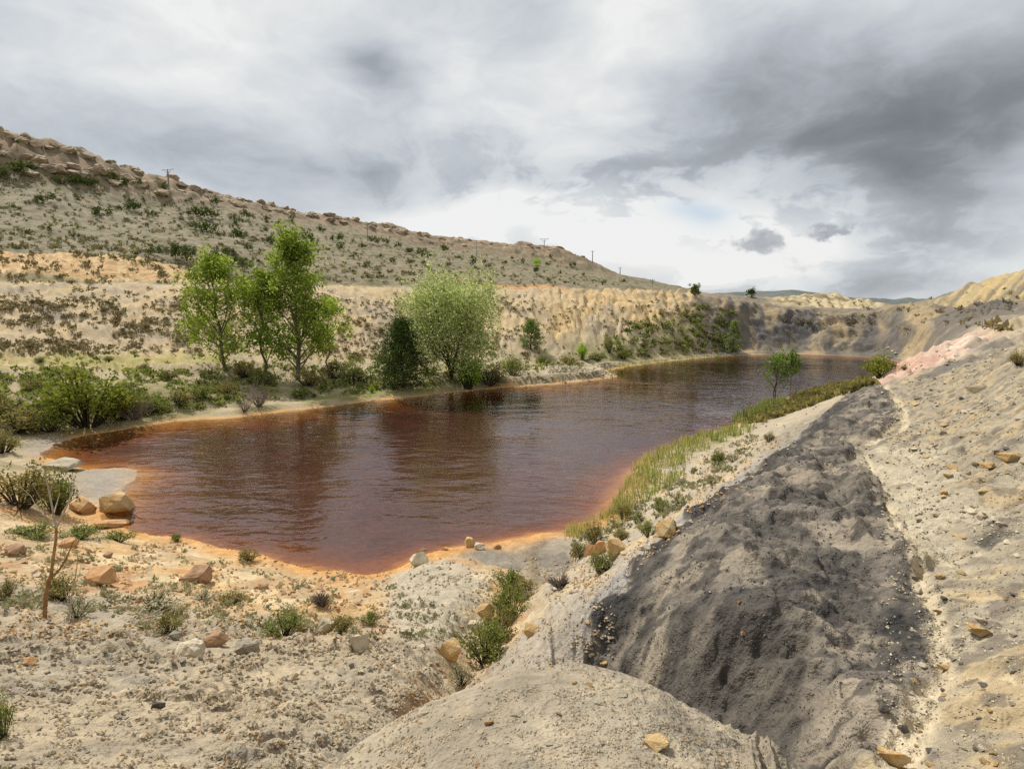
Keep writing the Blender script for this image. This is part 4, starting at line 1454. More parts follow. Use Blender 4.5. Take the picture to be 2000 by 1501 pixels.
put_bush('bright', 914, 760, 56, 66, 'round bright green bush at the water edge below the pale tree', name='round_bush')
put_bush('bright', 1137, 702, 26, 34, 'small bright green bush on the bank behind the stony spit', name='round_bush')
put_bush('leafy', 1719, 737, 56, 46, 'rounded olive green bush at the far end of the right shore', name='round_bush')
put_bush('leafy', 172, 832, 152, 110, 'large leafy yellow-green shrub on the left shore', name='large_shrub')
put_bush('leafy', 238, 818, 80, 62, 'smaller leafy shrub tucked behind the large left-shore shrub', name='large_shrub')
far_b = [('heath', 35, 842, 110, 48, 'wide brown shrub at the left edge beside the mud inlet'), ('green', 100, 842, 80, 36, 'dark green shrub at the left foot of the large leafy shrub'), ('heath', 0, 806, 80, 34, 'brown shrub cut by the left edge above the inlet'),
         ('green', 303, 806, 64, 28, 'green shrub between the grey leafless bush and the shore'), ('heath', 350, 788, 60, 26, 'brown shrub on the bank left of the leftmost poplar foot'), ('green', 398, 778, 56, 28, 'green shrub right below the leftmost poplar'),
         ('heath', 442, 770, 46, 26, 'brown shrub in front of the leftmost poplar trunk'), ('green', 520, 752, 70, 26, 'dark shrub under the slender poplar'), ('heath', 480, 736, 70, 28, 'dark brown shrub between the leftmost and the slender poplar'),
         ('heath', 600, 754, 56, 34, 'dark shrub at the foot of the tallest poplar'), ('green', 690, 750, 70, 38, 'green thicket right of the young yellow-green poplar'), ('heath', 655, 738, 54, 34, 'brown thicket under the young yellow-green poplar'),
         ('heath', 955, 752, 66, 38, 'dark thicket right of the round bright green bush'), ('green', 1003, 733, 50, 32, 'green shrub on the bank right of the pale tree'), ('green', 1060, 712, 40, 18, 'flat green shrub below the small bushy pine'),
         ('heath', 1112, 712, 46, 18, 'brown shrub left of the small bright green bush'), ('green', 1166, 704, 36, 16, 'flat green shrub right of the small bright green bush'), ('green', 1190, 688, 22, 32, 'upright dark shrub on the slope behind the stony spit'),
         ('green', 1216, 700, 30, 18, 'low green shrub at the shore behind the stony spit'), ('heath', 62, 760, 46, 18, 'brown shrub on the bare bank above the large leafy shrub'), ('heath', 330, 740, 36, 16, 'brown tuft at the terrace edge left of the poplars'),
         ('green', 212, 706, 22, 11, 'green tuft in the middle of the grass terrace'), ('heath', 280, 722, 24, 12, 'brown tuft on the near edge of the grass terrace'), ('green', 80, 706, 26, 10, 'green tuft at the left end of the grass terrace'),
         ('green', 590, 776, 46, 18, 'green tuft on the turf below the tallest poplar'), ('bright', 726, 766, 13, 13, 'tiny bright green bush on the turf left of the dark pine')]
for k, u, v, w_, h_, lb in far_b:
    put_bush(k, u, v, w_, h_, lb, name='bank_shrub', group='shrubs along the far bank')

# ------------------------------------------------------------------ bare grey bushes
def bare_bush(u, v, wpx, hpx, label, seed, n_=60, mat=None, name='bare_bush'):
    p = hit2(u, v)
    s_ = mpp(p)
    r = np.random.default_rng(seed)
    paths = []
    W_, H__ = wpx * s_, hpx * s_
    for k in range(n_):
        a, q = r.random() * 6.28, math.sqrt(r.random()) * .5 * W_
        e = np.array([q * math.cos(a), q * math.sin(a), H__ * (.55 + .45 * r.random()) * (1 - .5 * (2 * q / W_) ** 2)])
        m_ = e * .55 + r.normal(size=3) * .06 * H__
        rad = max(.012, .006 * H__)
        paths.append([(e[0] * .05, e[1] * .05, -.05, rad * 1.5), (*m_, rad), (*e, rad * .4)])
        for _ in range(2):
            e2 = m_ + (e - m_) * .8 + r.normal(size=3) * .18 * H__
            paths.append([(*m_, rad * .7), (*e2, rad * .3)])
    V, F = tubes(paths, 3)
    o = link(name, new_mesh(name, V, F), mat or L_TWG, None, label=label, category='bush')
    o.location = p
    return o


bare_bush(262, 820, 80, 66, 'leafless grey bush right of the large left-shore shrub', 31, 80)
bare_bush(506, 794, 62, 58, 'leafless pale bush on the shore below the slender poplar', 32, 60)
bare_bush(478, 803, 40, 30, 'low leafless grey bush on the orange shoreline', 33, 50)
bare_bush(1545, 782, 22, 60, 'thin dead grey stems behind the two-stemmed shore tree', 34, 9)
bare_bush(1455, 822, 30, 46, 'bare pale twigs rising from the water edge on the right shore', 35, 12)
bare_bush(1095, 1150, 62, 30, 'low grey leafless bush beside the mud flat', 36, 90)
bare_bush(628, 1182, 40, 30, 'small dry grey bush on the clay below the near shore', 37, 70)

# ------------------------------------------------------------------ junipers on the hill
jun = [(35, 284, 12, 12), (224, 355, 22, 20), (100, 395, 20, 19), (77, 395, 24, 12), (30, 410, 18, 12), (196, 420, 36, 16), (233, 411, 12, 10), (262, 414, 38, 17), (296, 425, 22, 16), (385, 425, 42, 18), (413, 428, 38, 24),
       (462, 435, 18, 16), (483, 428, 24, 20), (378, 448, 36, 14), (410, 458, 42, 24), (465, 472, 40, 26), (487, 490, 24, 14), (528, 479, 24, 18), (592, 474, 28, 24), (612, 486, 22, 26), (626, 456, 18, 16), (665, 471, 14, 14), (665, 491, 16, 18),
       (423, 404, 18, 20), (21, 341, 64, 20), (55, 334, 44, 16), (133, 360, 40, 16), (178, 365, 42, 16), (270, 365, 22, 16), (241, 362, 26, 13), (350, 502, 44, 24), (371, 498, 30, 20), (437, 502, 36, 18), (480, 526, 34, 22), (300, 498, 40, 14), (460, 520, 30, 20),
       (925, 522, 16, 20), (923, 507, 10, 9), (1047, 535, 14, 16), (1094, 538, 9, 10), (1021, 516, 9, 12), (730, 477, 24, 16), (753, 477, 18, 12), (780, 486, 14, 14), (664, 472, 14, 14), (708, 487, 16, 14), (718, 522, 12, 14), (767, 515, 14, 12),
       (825, 505, 30, 20), (800, 496, 22, 11), (867, 494, 22, 18), (895, 508, 14, 10), (1180, 556, 12, 10), (1217, 554, 14, 9), (1119, 522, 16, 11), (954, 524, 14, 9), (839, 528, 12, 10), (800, 517, 12, 9), (827, 517, 12, 9), (876, 521, 12, 9), (860, 522, 10, 9), (744, 505, 12, 10),
       (560, 470, 20, 18), (690, 505, 14, 9), (985, 517, 12, 9), (1000, 508, 10, 8), (1070, 520, 12, 9), (1140, 540, 10, 8), (8, 352, 26, 22), (150, 358, 26, 12), (320, 372, 20, 12), (370, 395, 14, 10), (520, 432, 14, 12), (545, 442, 14, 12), (570, 430, 14, 10)]
for k, (u, v, w_, h_) in enumerate(jun):
    put_bush('juniper' if h_ > .62 * w_ else 'juniper_low', u, v, w_ * 1.1, h_ * 1.1, 'dark green juniper bush growing on the grey-green hillside', name='juniper_bush', group='junipers on the hillside', stems=False)
put_bush('bright', 1049, 519, 16, 16, 'light green bush among the dark junipers near the end of the hill', name='hill_bush', stems=False)
rj = np.random.default_rng(77)
c_ = 0
while c_ < 55:
    u, v = rj.uniform(0, 1250), rj.uniform(380, 555)
    crest_v = np.interp(u, [p_[0] for p_ in crest_px], [p_[1] for p_ in crest_px])
    if v < crest_v + 18 or v > np.interp(u, [0, 300, 480, 1250], [470, 505, 545, 562]):
        continue
    if fbm(np.array([u / 90.]), np.array([v / 40.]), 311)[0] < rj.uniform(-.5, .5):
        continue
    w_ = rj.uniform(6, 14)
    put_bush('juniper' if rj.random() < .5 else 'juniper_low', u, v, w_, w_ * rj.uniform(.6, 1.0), 'dark green juniper bush growing on the grey-green hillside', name='juniper_bush', group='junipers on the hillside', stems=False)
    c_ += 1

# ------------------------------------------------------------------ shrubs on the near side
near_b = [('heath', 40, 990, 130, 80, 'broad brown-green heath bush at the left edge above the mud'), ('green', 108, 1003, 90, 80, 'dark heath bush between the mud flat and the dead sapling'), ('heath', 6, 884, 56, 44, 'brown heath bush at the far left edge beside the mud inlet'),
          ('green', 70, 1046, 90, 24, 'flat green bush under the broad heath bush on the left'), ('green', 155, 1052, 80, 24, 'flat green bush just behind the dead sapling top'), ('green', 232, 1058, 70, 22, 'flat green bush below the low slab at the shore'),
          ('green', 346, 1056, 22, 16, 'tiny green tuft on the near shoreline left of the orange shallows'), ('heath', 486, 1094, 38, 24, 'small round tuft on the rim above the near shore'),
          ('grey', 300, 1192, 110, 34, 'wide grey-green herb patch beside the fallen branches'), ('heath', 330, 1234, 62, 36, 'small olive bush right of the fallen branches'), ('heath', 122, 1172, 76, 52, 'dry tuft behind the foot of the dead sapling'),
          ('heath', 452, 1178, 62, 24, 'flat olive tuft in the middle of the ochre slope'), ('green', 556, 1242, 92, 44, 'grassy green tuft on the clay slope above the clod field'), ('heath', 664, 1234, 60, 34, 'olive tuft left of the pale upright slab'),
          ('green', 722, 1217, 42, 24, 'small green tuft on the clay mound'), ('grey', 400, 1172, 60, 20, 'grey herb tuft below the overturned ochre slab'), ('heath', 8, 1172, 46, 40, 'dark tuft at the left edge beside the dead sapling'), ('grey', 150, 1205, 70, 40, 'grey herb tuft at the foot of the dead sapling'),
          ('green', 992, 1146, 58, 36, 'dark green bush at the top of the ravine beside the mud flat'), ('heath', 1030, 1162, 60, 30, 'brown-green bush right of the ravine top'), ('green', 1000, 1208, 92, 66, 'large green bush filling the ravine middle'), ('green', 945, 1288, 96, 80, 'largest green bush at the lower end of the ravine'), ('heath', 975, 1250, 70, 60, 'brown heath bush between the two large ravine bushes'),
          ('grey', 900, 1336, 62, 36, 'round grey-green herb at the bottom of the ravine'),
          ('green', 1172, 1118, 58, 44, 'round dark green bush beside the orange rocks'), ('green', 1266, 1048, 38, 32, 'small dark green bush on the pale slope above the orange rocks'), ('heath', 1211, 1057, 38, 28, 'olive bush behind the orange rocks'), ('heath', 1162, 1060, 40, 40, 'tall olive tuft at the reed bed corner'),
          ('green', 1292, 1000, 42, 28, 'flat bush on the pale slope below the coal rim'), ('heath', 1216, 1014, 42, 34, 'brown tuft at the near end of the reeds'), ('green', 1243, 1022, 30, 24, 'green tuft at the near end of the reeds'), ('heath', 1133, 1088, 32, 30, 'olive tuft at the mud flat edge left of the orange rocks'),
          ('heath', 1502, 862, 22, 18, 'small tuft on the grey slope below the shore tree'), ('green', 1404, 908, 32, 30, 'olive bush on the pale slope beside the far end of the reeds'), ('grey', 1432, 902, 26, 20, 'grey tuft on the pale slope right of the reeds'), ('grey', 1325, 985, 34, 26, 'grey tuft on the pale slope above the reeds'),
          ('heath', 1988, 712, 34, 26, 'brown tuft on the right edge of the rubble hill'), ('heath', 1765, 722, 12, 9, 'dark tuft on the pink slope')]
for k, u, v, w_, h_, lb in near_b:
    put_bush(k, u, v, w_, h_, lb, name='heath_bush')
put_bush('green', 6, 1440, 60, 90, 'green plant cut off by the lower left edge of the picture', name='heath_bush')

# ------------------------------------------------------------------ scrub, too much of it to count
def clump_stuff(name, label, cat, xs, ys, size, mat, seed, n_leaf=14, leaf=.42, flat=.6, upright=.3):
    r = np.random.default_rng(seed)
    n_ = len(xs)
    zs = zat_n(xs, ys)
    base = np.stack([xs, ys, zs], 1)
    d = r.normal(size=(n_, n_leaf, 3))
    d /= np.linalg.norm(d, axis=2, keepdims=True)
    rad = r.random((n_, n_leaf, 1)) ** .45
    off = d * rad * .5
    off[..., 2] = np.abs(off[..., 2]) * 2 * flat
    cen = base[:, None] + off * size[:, None, None]
    a = r.normal(size=(n_, n_leaf, 3))
    a[..., 2] = np.abs(a[..., 2]) * (1 + upright)
    a /= np.linalg.norm(a, axis=2, keepdims=True)
    b = np.cross(a, r.normal(size=(n_, n_leaf, 3)))
    b /= np.linalg.norm(b, axis=2, keepdims=True) + 1e-9
    s_ = (leaf * size[:, None] * (.6 + .8 * r.random((n_, n_leaf))))[..., None]
    V = np.stack([cen - b * s_ * .35, cen + b * s_ * .35, cen + a * s_ * .8], 2).reshape(-1, 3)
    F = np.arange(len(V)).reshape(-1, 3)
    me = new_mesh(name, V, F, smooth=False)
    t = np.clip(.5 + .22 * r.normal(size=(n_, 1)) + .15 * r.normal(size=(n_, n_leaf)), 0, 1)
    set_float(me, 'tint', np.repeat(t.ravel(), 3))
    return link(name, me, mat, None, kind='stuff', label=label, category=cat)


def scatter_px(n_, u0, u1, v0, v1, seed, accept=None, nscale=(60, 26), nthr=(-.35, .35)):
    """random spots, even in the view, on the ground"""
    r = np.random.default_rng(seed)
    out = []
    us, vs_ = r.uniform(u0, u1, n_ * 6), r.uniform(v0, v1, n_ * 6)
    dens = fbm(us / nscale[0], vs_ / nscale[1], seed, 4)
    ok = dens > r.uniform(nthr[0], nthr[1], len(us))
    us, vs_ = us[ok], vs_[ok]
    k = np.array([accept(u, v) for u, v in zip(us, vs_)]) if accept else np.ones(len(us), bool)
    us, vs_ = us[k][:n_], vs_[k][:n_]
    az_ = np.arctan2((us - CX) / FPX, math.cos(PITCH) + math.sin(PITCH) * (CY - vs_) / FPX)
    up = (CY - vs_) / FPX
    el_ = np.arctan2(-math.sin(PITCH) + math.cos(PITCH) * up, np.hypot((us - CX) / FPX, math.cos(PITCH) + math.sin(PITCH) * up))
    r_ = np.exp(LR)
    xs, ys, good = [], [], []
    for a, e in zip(az_, el_):
        i = int(np.clip(np.searchsorted(TH, a) - 1, 0, nt - 2))
        over = (Z[i] >= CAM_H + r_ * math.tan(e)) & (r_ > 1.6)
        if not over.any():
            continue
        k_ = int(np.argmax(over))
        if r_[k_] > 420:
            continue
        q_ = r_[k_] * (1 - .4 * r.random() * (1 - r_[k_ - 1] / r_[k_]))
        xs.append(q_ * math.sin(a))
        ys.append(q_ * math.cos(a))
    return np.array(xs), np.array(ys), r


def bench_v(u):
    return np.interp(u, [0, 400, 1000, 1340, 1420], [560, 564, 574, 584, 600])


def foot_v(u):
    return np.interp(u, [0, 430, 560, 700, 1000, 1200, 1400], [694, 690, 690, 700, 712, 704, 690])


xs, ys, r = scatter_px(2400, -260, 1420, 562, 712, 501, lambda u, v: bench_v(u) + 4 < v < foot_v(u) and not (1010 < u < 1300 and random.random() < .55), (110, 40), (-.55, .6))
sz = r.uniform(.35, .95, len(xs)) * (1 + .7 * (r.random(len(xs)) < .10))
big = np.argsort(-(sz / np.hypot(xs, ys)))[:260]
clump_stuff('slope_scrub', 'small dark heath tussocks dotted all over the pale slope', 'scrub', np.delete(xs, big), np.delete(ys, big), np.delete(sz, big), L_SCR, 502, flat=.42)
tus = []
for k in range(3):
    r2 = np.random.default_rng(520 + k)
    d = r2.normal(size=(46, 3))
    d /= np.linalg.norm(d, axis=1, keepdims=True)
    d *= .5 * r2.random((46, 1)) ** .45
    d[:, 2] = np.abs(d[:, 2]) * .95
    me = leaf_mesh('tussock', d, .24, r2, upright=.3, aspect=.6)
    me.materials.append(L_SCR)
    tus.append(me)
for k in big:
    o = link('heath_shrub', tus[int(k) % 3], None, None, label='dark round heath tussock on the pale slope below the mine road', category='shrub', group='heath tussocks on the pale slope')
    s_ = float(sz[k])
    o.location = (xs[k], ys[k], zat(xs[k], ys[k]) - .02)
    o.scale = (s_ * 1.2, s_ * 1.2, s_)
    o.rotation_euler = (0, 0, float(k))
xs, ys, r = scatter_px(320, 1200, 1440, 590, 694, 503, lambda u, v: v > bench_v(u) + 6 and v < foot_v(u) and (v - 600) > (1330 - u) * .35, (34, 18), (-.3, .3))
clump_stuff('slope_scrub', 'dense dark scrub on the steep slope before the quarry wall', 'scrub', xs, ys, r.uniform(.6, 1.5, len(xs)), L_GRN, 504, flat=.5)
xs, ys, r = scatter_px(2100, -260, 1330, 330, 560, 505, lambda u, v: np.interp(u, [p_[0] for p_ in crest_px], [p_[1] for p_ in crest_px]) + 24 < v < np.interp(u, [0, 100, 300, 400, 1340], [484, 490, 520, 545, 568]), (40, 14), (-.6, .5))
clump_stuff('hill_scrub', 'low grey-green scrub covering the hillside', 'scrub', xs, ys, r.uniform(.5, 1.5, len(xs)), L_HSC, 506, n_leaf=10, leaf=.5, flat=.35)
xs, ys, r = scatter_px(360, -260, 480, 484, 556, 515, None, (30, 10), (-.05, .5))
clump_stuff('hill_scrub', 'scattered tussocks on the ochre road cutting', 'scrub', xs, ys, r.uniform(.6, 1.6, len(xs)), L_SCR, 516, n_leaf=12, flat=.4)
xs, ys, r = scatter_px(1400, -260, 1200, 690, 830, 507, lambda u, v: v > foot_v(u) - 2 and v < np.interp(u, [0, 130, 440, 800, 1130, 1200], [850, 845, 800, 768, 728, 716]) - 8 and not (v < 722 and u < 430 and random.random() < .8), (60, 22), (-.5, .3))
clump_stuff('bank_scrub', 'low scrub and herbs on the far bank', 'scrub', xs, ys, r.uniform(.35, 1.1, len(xs)), L_GRN, 508, flat=.45)
xs, ys, r = scatter_px(480, 0, 900, 1030, 1260, 509, lambda u, v: v > np.interp(u, [0, 240, 600, 730, 900], [1030, 1040, 1115, 1130, 1180]) and v < np.interp(u, [0, 900], [1215, 1255]), (90, 26), (.0, .6))
k = sd_n(xs, ys) > .6
xs, ys = xs[k], ys[k]
clump_stuff('near_herbs', 'tiny grey-green herbs on the clay of the near shore', 'herbs', xs, ys, r.uniform(.08, .28, len(xs)), L_GRY, 510, n_leaf=12, flat=.5, upright=.8)
xs, ys, r = scatter_px(1500, 1440, 1700, 742, 830, 511, lambda u, v: abs(v - np.interp(u, [1470, 1560, 1640, 1690], [815, 785, 760, 745])) < np.interp(u, [1470, 1560, 1690], [12, 18, 9]), (60, 20), (-.8, .2))
k = sd_n(xs, ys) > .3
xs, ys = xs[k], ys[k]
clump_stuff('heather_mat', 'brown-green heather mat along the foot of the right slope', 'heather', xs, ys, r.uniform(.4, 1.0, len(xs)), L_HEA, 512, flat=.35)
xs, ys, r = scatter_px(520, 1120, 1480, 850, 1100, 513, lambda u, v: abs(v - np.interp(u, [1120, 1200, 1300, 1400, 1480], [1075, 1030, 985, 915, 860])) < 30, (40, 20), (-.2, .5))
k = sd_n(xs, ys) > .3
xs, ys = xs[k], ys[k]
clump_stuff('near_herbs', 'grey-green herbs scattered between the reeds and the grey slope', 'herbs', xs, ys, r.uniform(.15, .5, len(xs)), L_GRY, 514, n_leaf=12, flat=.5, upright=.8)
xs, ys, r = scatter_px(110, 1520, 1990, 572, 650, 517, lambda u, v: True, (60, 12), (.0, .5))
clump_stuff('hill_scrub', 'sparse scrub on the terraces around the quarry wall', 'scrub', xs, ys, r.uniform(.5, 1.4, len(xs)), L_SCR, 518, n_leaf=12, flat=.4)

# reeds in the shallows of the right shore
def blades(name, label, area, n_, hgt, mat, seed, wid=.028, tintr=(0, 1), lean=.14, dmin=-2.4, dmax=1.6):
    r = np.random.default_rng(seed)
    lo_, hi_ = area.min(0), area.max(0)
    x, y = r.uniform(lo_[0], hi_[0], n_ * 12), r.uniform(lo_[1], hi_[1], n_ * 12)
    dn = fbm(x / 1.6, y / 1.6, seed, 3)
    q_ = sd_n(x, y)
    k_ = in_poly(x, y, area) & (dn > r.uniform(-.3, .5, len(x))) & (q_ > dmin) & (q_ < dmax)
    x, y = x[k_][:n_], y[k_][:n_]
    z = np.maximum(zat_n(x, y), -.4)
    m_ = len(x)
    h_ = hgt * r.uniform(.5, 1.1, m_)
    ang = r.random(m_) * 6.28
    dx, dy = np.cos(ang) * wid, np.sin(ang) * wid
    lx, ly = r.normal(size=m_) * lean * h_, r.normal(size=m_) * lean * h_
    V = np.stack([np.stack([x - dx, y - dy, z], 1), np.stack([x + dx, y + dy, z], 1), np.stack([x + dx * .7 + lx * .4, y + dy * .7 + ly * .4, z + h_ * .6], 1), np.stack([x + lx, y + ly, z + h_], 1)], 1).reshape(-1, 3)
    me = new_mesh(name, V, np.arange(4 * m_).reshape(-1, 4), smooth=False)
    set_float(me, 'tint', np.repeat(r.uniform(tintr[0], tintr[1], m_), 4))
    return link(name, me, mat, None, kind='stuff', label=label, category='reeds')


reedA = np.array([Z_(u, v, .1)[:2] for u, v in ((1225, 1000), (1300, 975), (1370, 930), (1440, 880), (1500, 850), (1455, 835), (1390, 845), (1310, 868), (1240, 905), (1215, 950), (1190, 1000))])
blades('reed_bed', 'fresh green reeds in the shallows along the right shore', reedA, 1400, .75, L_RED, 601, tintr=(.15, .85), dmin=-1.4, dmax=2.8)
blades('reed_bed', 'dry straw-coloured reeds on the lake side of the green reeds', reedA, 1900, .7, L_RED, 602, tintr=(.7, 1), dmin=-3.6, dmax=.8)
reedB = np.array([Z_(u, v, .05)[:2] for u, v in ((1100, 1060), (1200, 1050), (1245, 1000), (1215, 975), (1170, 1010), (1110, 1030))])
blades('reed_bed', 'sparse straw reeds at the near corner of the right shore', reedB, 600, .55, L_RED, 603, tintr=(.45, 1), wid=.016, dmin=-2.6, dmax=2.0)
reedC = np.array([Z_(u, v, .05)[:2] for u, v in ((1440, 826), (1500, 812), (1540, 785), (1500, 778), (1445, 800), (1430, 815))])
blades('reed_bed', 'dull green reeds in the water beside the two-stemmed shore tree', reedC, 700, 1.0, L_RED, 604, tintr=(.1, .8), wid=.03, dmin=-7, dmax=1.0)
reedD = np.array([Z_(u, v, .05)[:2] for u, v in ((1190, 735), (1240, 722), (1330, 710), (1440, 698), (1440, 690), (1320, 700), (1230, 710), (1185, 722))])
blades('reed_bed', 'thin dull reeds along the far shore beyond the stony spit', reedD, 1300, .55, L_RED, 605, tintr=(.3, .9), wid=.05, dmin=-3.5, dmax=1.2)

# ------------------------------------------------------------------ stones
import bmesh


def rock_mesh(name, seed, npts=26, dims=(1, .8, .6), sub_=2, rough=.05, flat=True):
    r = np.random.default_rng(seed)
    bm = bmesh.new()
    for _ in range(npts):
        p = r.normal(size=3)
        p /= np.max(np.abs(p)) ** .75 * np.linalg.norm(p) ** .25
        p *= .5 * (.82 + .2 * r.random())
        bm.verts.new(Vector(p * np.array(dims)))
    res = bmesh.ops.convex_hull(bm, input=bm.verts)
    bmesh.ops.delete(bm, geom=[g for g in res['geom_interior'] if isinstance(g, bmesh.types.BMVert)], context='VERTS')
    for v in [v for v in bm.verts if not v.link_faces]:
        bm.verts.remove(v)
    if sub_:
        bmesh.ops.subdivide_edges(bm, edges=bm.edges, cuts=sub_, use_grid_fill=True)
        co = np.array([v.co[:] for v in bm.verts])
        bm.normal_update()
        n1 = fbm(co[:, 0] * 2.2 + co[:, 2] * 1.3 + seed, co[:, 1] * 2.2 - co[:, 2] * 1.7, seed, 4)
        n2 = fbm(co[:, 0] * 7 + co[:, 2] * 5 + seed, co[:, 1] * 7 - co[:, 2] * 4, seed + 3, 3)
        for v, a, b in zip(bm.verts, n1, n2):
            v.co += v.normal * float(rough * (a + .4 * b))
    me = bpy.data.meshes.new(name)
    bm.to_mesh(me)
    bm.free()
    if not flat:
        me.polygons.foreach_set('use_smooth', np.ones(len(me.polygons), bool))
    return me


R_OCH = plain_mat('ochre_rock', (200, 158, 96), (214, 190, 144), 2.2, bump=.03, bscale=9)
R_ORA = plain_mat('orange_rock', (190, 138, 88), (206, 168, 120), 2.2, bump=.03, bscale=9)
R_PAL = plain_mat('pale_rock', (196, 180, 150), (214, 202, 176), 2.2, bump=.02, bscale=9)
R_GRY = plain_mat('grey_rock', (150, 140, 124), (172, 162, 142), 2.6, bump=.02, bscale=9)
R_RED = plain_mat('rusty_rock', (156, 118, 90), (184, 150, 116), 2.6, bump=.02, bscale=9)
R_DRK = plain_mat('dark_rock', (92, 86, 82), (118, 110, 100), 2.6, bump=.02, bscale=9)


def put_rock(u, v, wpx, hpx, mat, seed, label, name='rock', dims=None, sink=.27, rot=None, tilt=0.0, npts=26, rough=.05):
    p = hit2(u, v)
    s_ = mpp(p)
    W_, H__ = wpx * s_, hpx * s_
    me = rock_mesh(name, seed, npts, dims or (1, .8, 1), 2, rough)
    o = link(name, me, mat, None, label=label, category='rock')
    o.scale = (W_, W_, H__ * 1.15)
    o.location = (p[0], p[1] + .3 * W_, p[2] + H__ * (.5 - sink))
    rr_ = random.Random(seed)
    o.rotation_euler = (tilt, rr_.uniform(-.1, .1), rr_.uniform(-.5, .5) if rot is None else rot)
    return o


put_rock(217, 1003, 60, 46, R_OCH, 1, 'big ochre boulder at the left shore beside the mud tongue', name='boulder', rough=.04, npts=40)
put_rock(208, 1032, 66, 14, R_ORA, 2, 'flat orange slab lying below the big ochre boulder', name='rock_slab', dims=(1, .6, 1), tilt=-.15)
put_rock(108, 918, 66, 24, R_PAL, 3, 'low pale rock on the left mud flat edge', name='boulder')
put_rock(155, 1000, 50, 34, R_ORA, 4, 'rusty rock half hidden in the heath left of the boulder', name='boulder')
put_rock(816, 1104, 40, 30, R_PAL, 5, 'pale blocky rock alone at the near water edge', name='boulder', npts=18)
put_rock(918, 1068, 26, 22, R_OCH, 6, 'upright ochre rock standing in the orange shallows', name='boulder', npts=18)
put_rock(938, 1074, 28, 15, R_PAL, 7, 'flat pale rock beside the upright rock in the shallows', name='boulder', npts=18)
put_rock(971, 1072, 20, 10, R_ORA, 8, 'small orange rock on the mud right of the shallows', name='boulder', npts=18)
put_rock(868, 1074, 16, 9, R_ORA, 9, 'small orange rock awash in the shallows', name='boulder', npts=18, sink=.3)
put_rock(828, 1076, 20, 8, R_ORA, 10, 'orange rock just breaking the water behind the pale blocky rock', name='boulder', npts=18, sink=.35)
put_rock(186, 1142, 64, 32, R_ORA, 11, 'tilted orange slab right of the dead sapling', name='rock_slab', dims=(1, .8, 1), tilt=.35)
put_rock(374, 1136, 58, 26, R_RED, 12, 'tilted rusty slab in the middle of the ochre slope', name='rock_slab', dims=(1, .7, 1), tilt=.3)
put_rock(22, 1085, 40, 18, R_RED, 13, 'rusty slab at the left edge behind the dead sapling', name='rock_slab', tilt=.3)
put_rock(128, 1070, 36, 20, R_ORA, 14, 'orange rock just right of the dead sapling top', name='rock_slab', tilt=.2)
put_rock(208, 1088, 18, 10, R_RED, 15, 'small rusty stone above the tilted orange slab')
put_rock(510, 1150, 24, 11, R_RED, 16, 'small dark rusty stone near the grey gravel patch')
put_rock(362, 1285, 52, 36, R_PAL, 17, 'pale overhanging clay boulder in the clod field', name='boulder', dims=(1, .9, 1), rough=.08, tilt=.15)
put_rock(418, 1262, 46, 30, R_RED, 18, 'stacked rusty flat stones at the top of the clod field', dims=(1, .8, 1), tilt=.2)
put_rock(478, 1280, 50, 34, R_GRY, 19, 'rounded brown clod block right of the stacked stones', name='boulder', rough=.09)
put_rock(337, 1248, 26, 14, R_GRY, 20, 'small brown stone left of the overhanging clay boulder')
put_rock(700, 1272, 44, 40, R_PAL, 21, 'pale pointed slab standing at the clod field edge', name='rock_slab', npts=14, dims=(1, .5, 1), tilt=-.3)
put_rock(630, 1238, 44, 36, R_PAL, 22, 'leaning pale slab left of the olive tuft', name='rock_slab', npts=14, dims=(1, .5, 1), tilt=-.4)
put_rock(1205, 1086, 48, 40, R_OCH, 23, 'large orange-faced rock above the round dark green bush', name='boulder', npts=20)
put_rock(1172, 1082, 26, 34, R_ORA, 24, 'narrow orange rock between the two orange-faced rocks', name='boulder', npts=20)
put_rock(1152, 1085, 26, 24, R_ORA, 25, 'small orange rock at the left of the orange-faced rocks', name='boulder', npts=20)
put_rock(1040, 1240, 34, 24, R_OCH, 26, 'orange and white stone perched on the grey slope', npts=18)
put_rock(876, 1290, 48, 46, R_OCH, 27, 'big pinkish ochre block at the left wall of the ravine', name='boulder', npts=18)
put_rock(946, 1208, 40, 32, R_OCH, 28, 'pale ochre block in the ravine left of the bushes', name='boulder', npts=18)
put_rock(928, 1228, 34, 16, R_PAL, 29, 'flat pale block in the ravine under the ochre block', npts=18)
put_rock(1022, 1172, 40, 18, R_PAL, 30, 'pale flat stone behind the large ravine bush', npts=18)
put_rock(1305, 1045, 46, 34, R_OCH, 31, 'ochre rock slab sticking out below the coal rim', name='rock_slab', npts=16, tilt=-.4)
put_rock(1262, 1076, 34, 14, R_PAL, 32, 'pale stone on the slope right of the orange-faced rocks', npts=16)
put_rock(1752, 1499, 56, 40, R_OCH, 33, 'yellow-ochre stone at the bottom edge beside the silt runnel', npts=18)
put_rock(1912, 764, 36, 16, R_PAL, 34, 'pale slab lying alone on the right hill', name='rock_slab', npts=16)
put_rock(1982, 900, 46, 18, R_OCH, 35, 'long ochre slab at the right edge of the rubble', name='rock_slab', npts=14, tilt=-.2)
put_rock(1935, 915, 34, 14, R_OCH, 36, 'ochre slab left of the long ochre slab on the right', name='rock_slab', npts=14)
put_rock(1728, 1392, 22, 16, R_DRK, 38, 'black lump of coal on the spoil near the silt runnel', name='coal_lump', npts=16)
put_rock(1768, 1432, 22, 18, R_DRK, 39, 'black lump of coal nearest to the bottom of the silt runnel', name='coal_lump', npts=16)
put_rock(1445, 1178, 10, 8, R_ORA, 40, 'small orange stone lying on the coal spoil', npts=12)
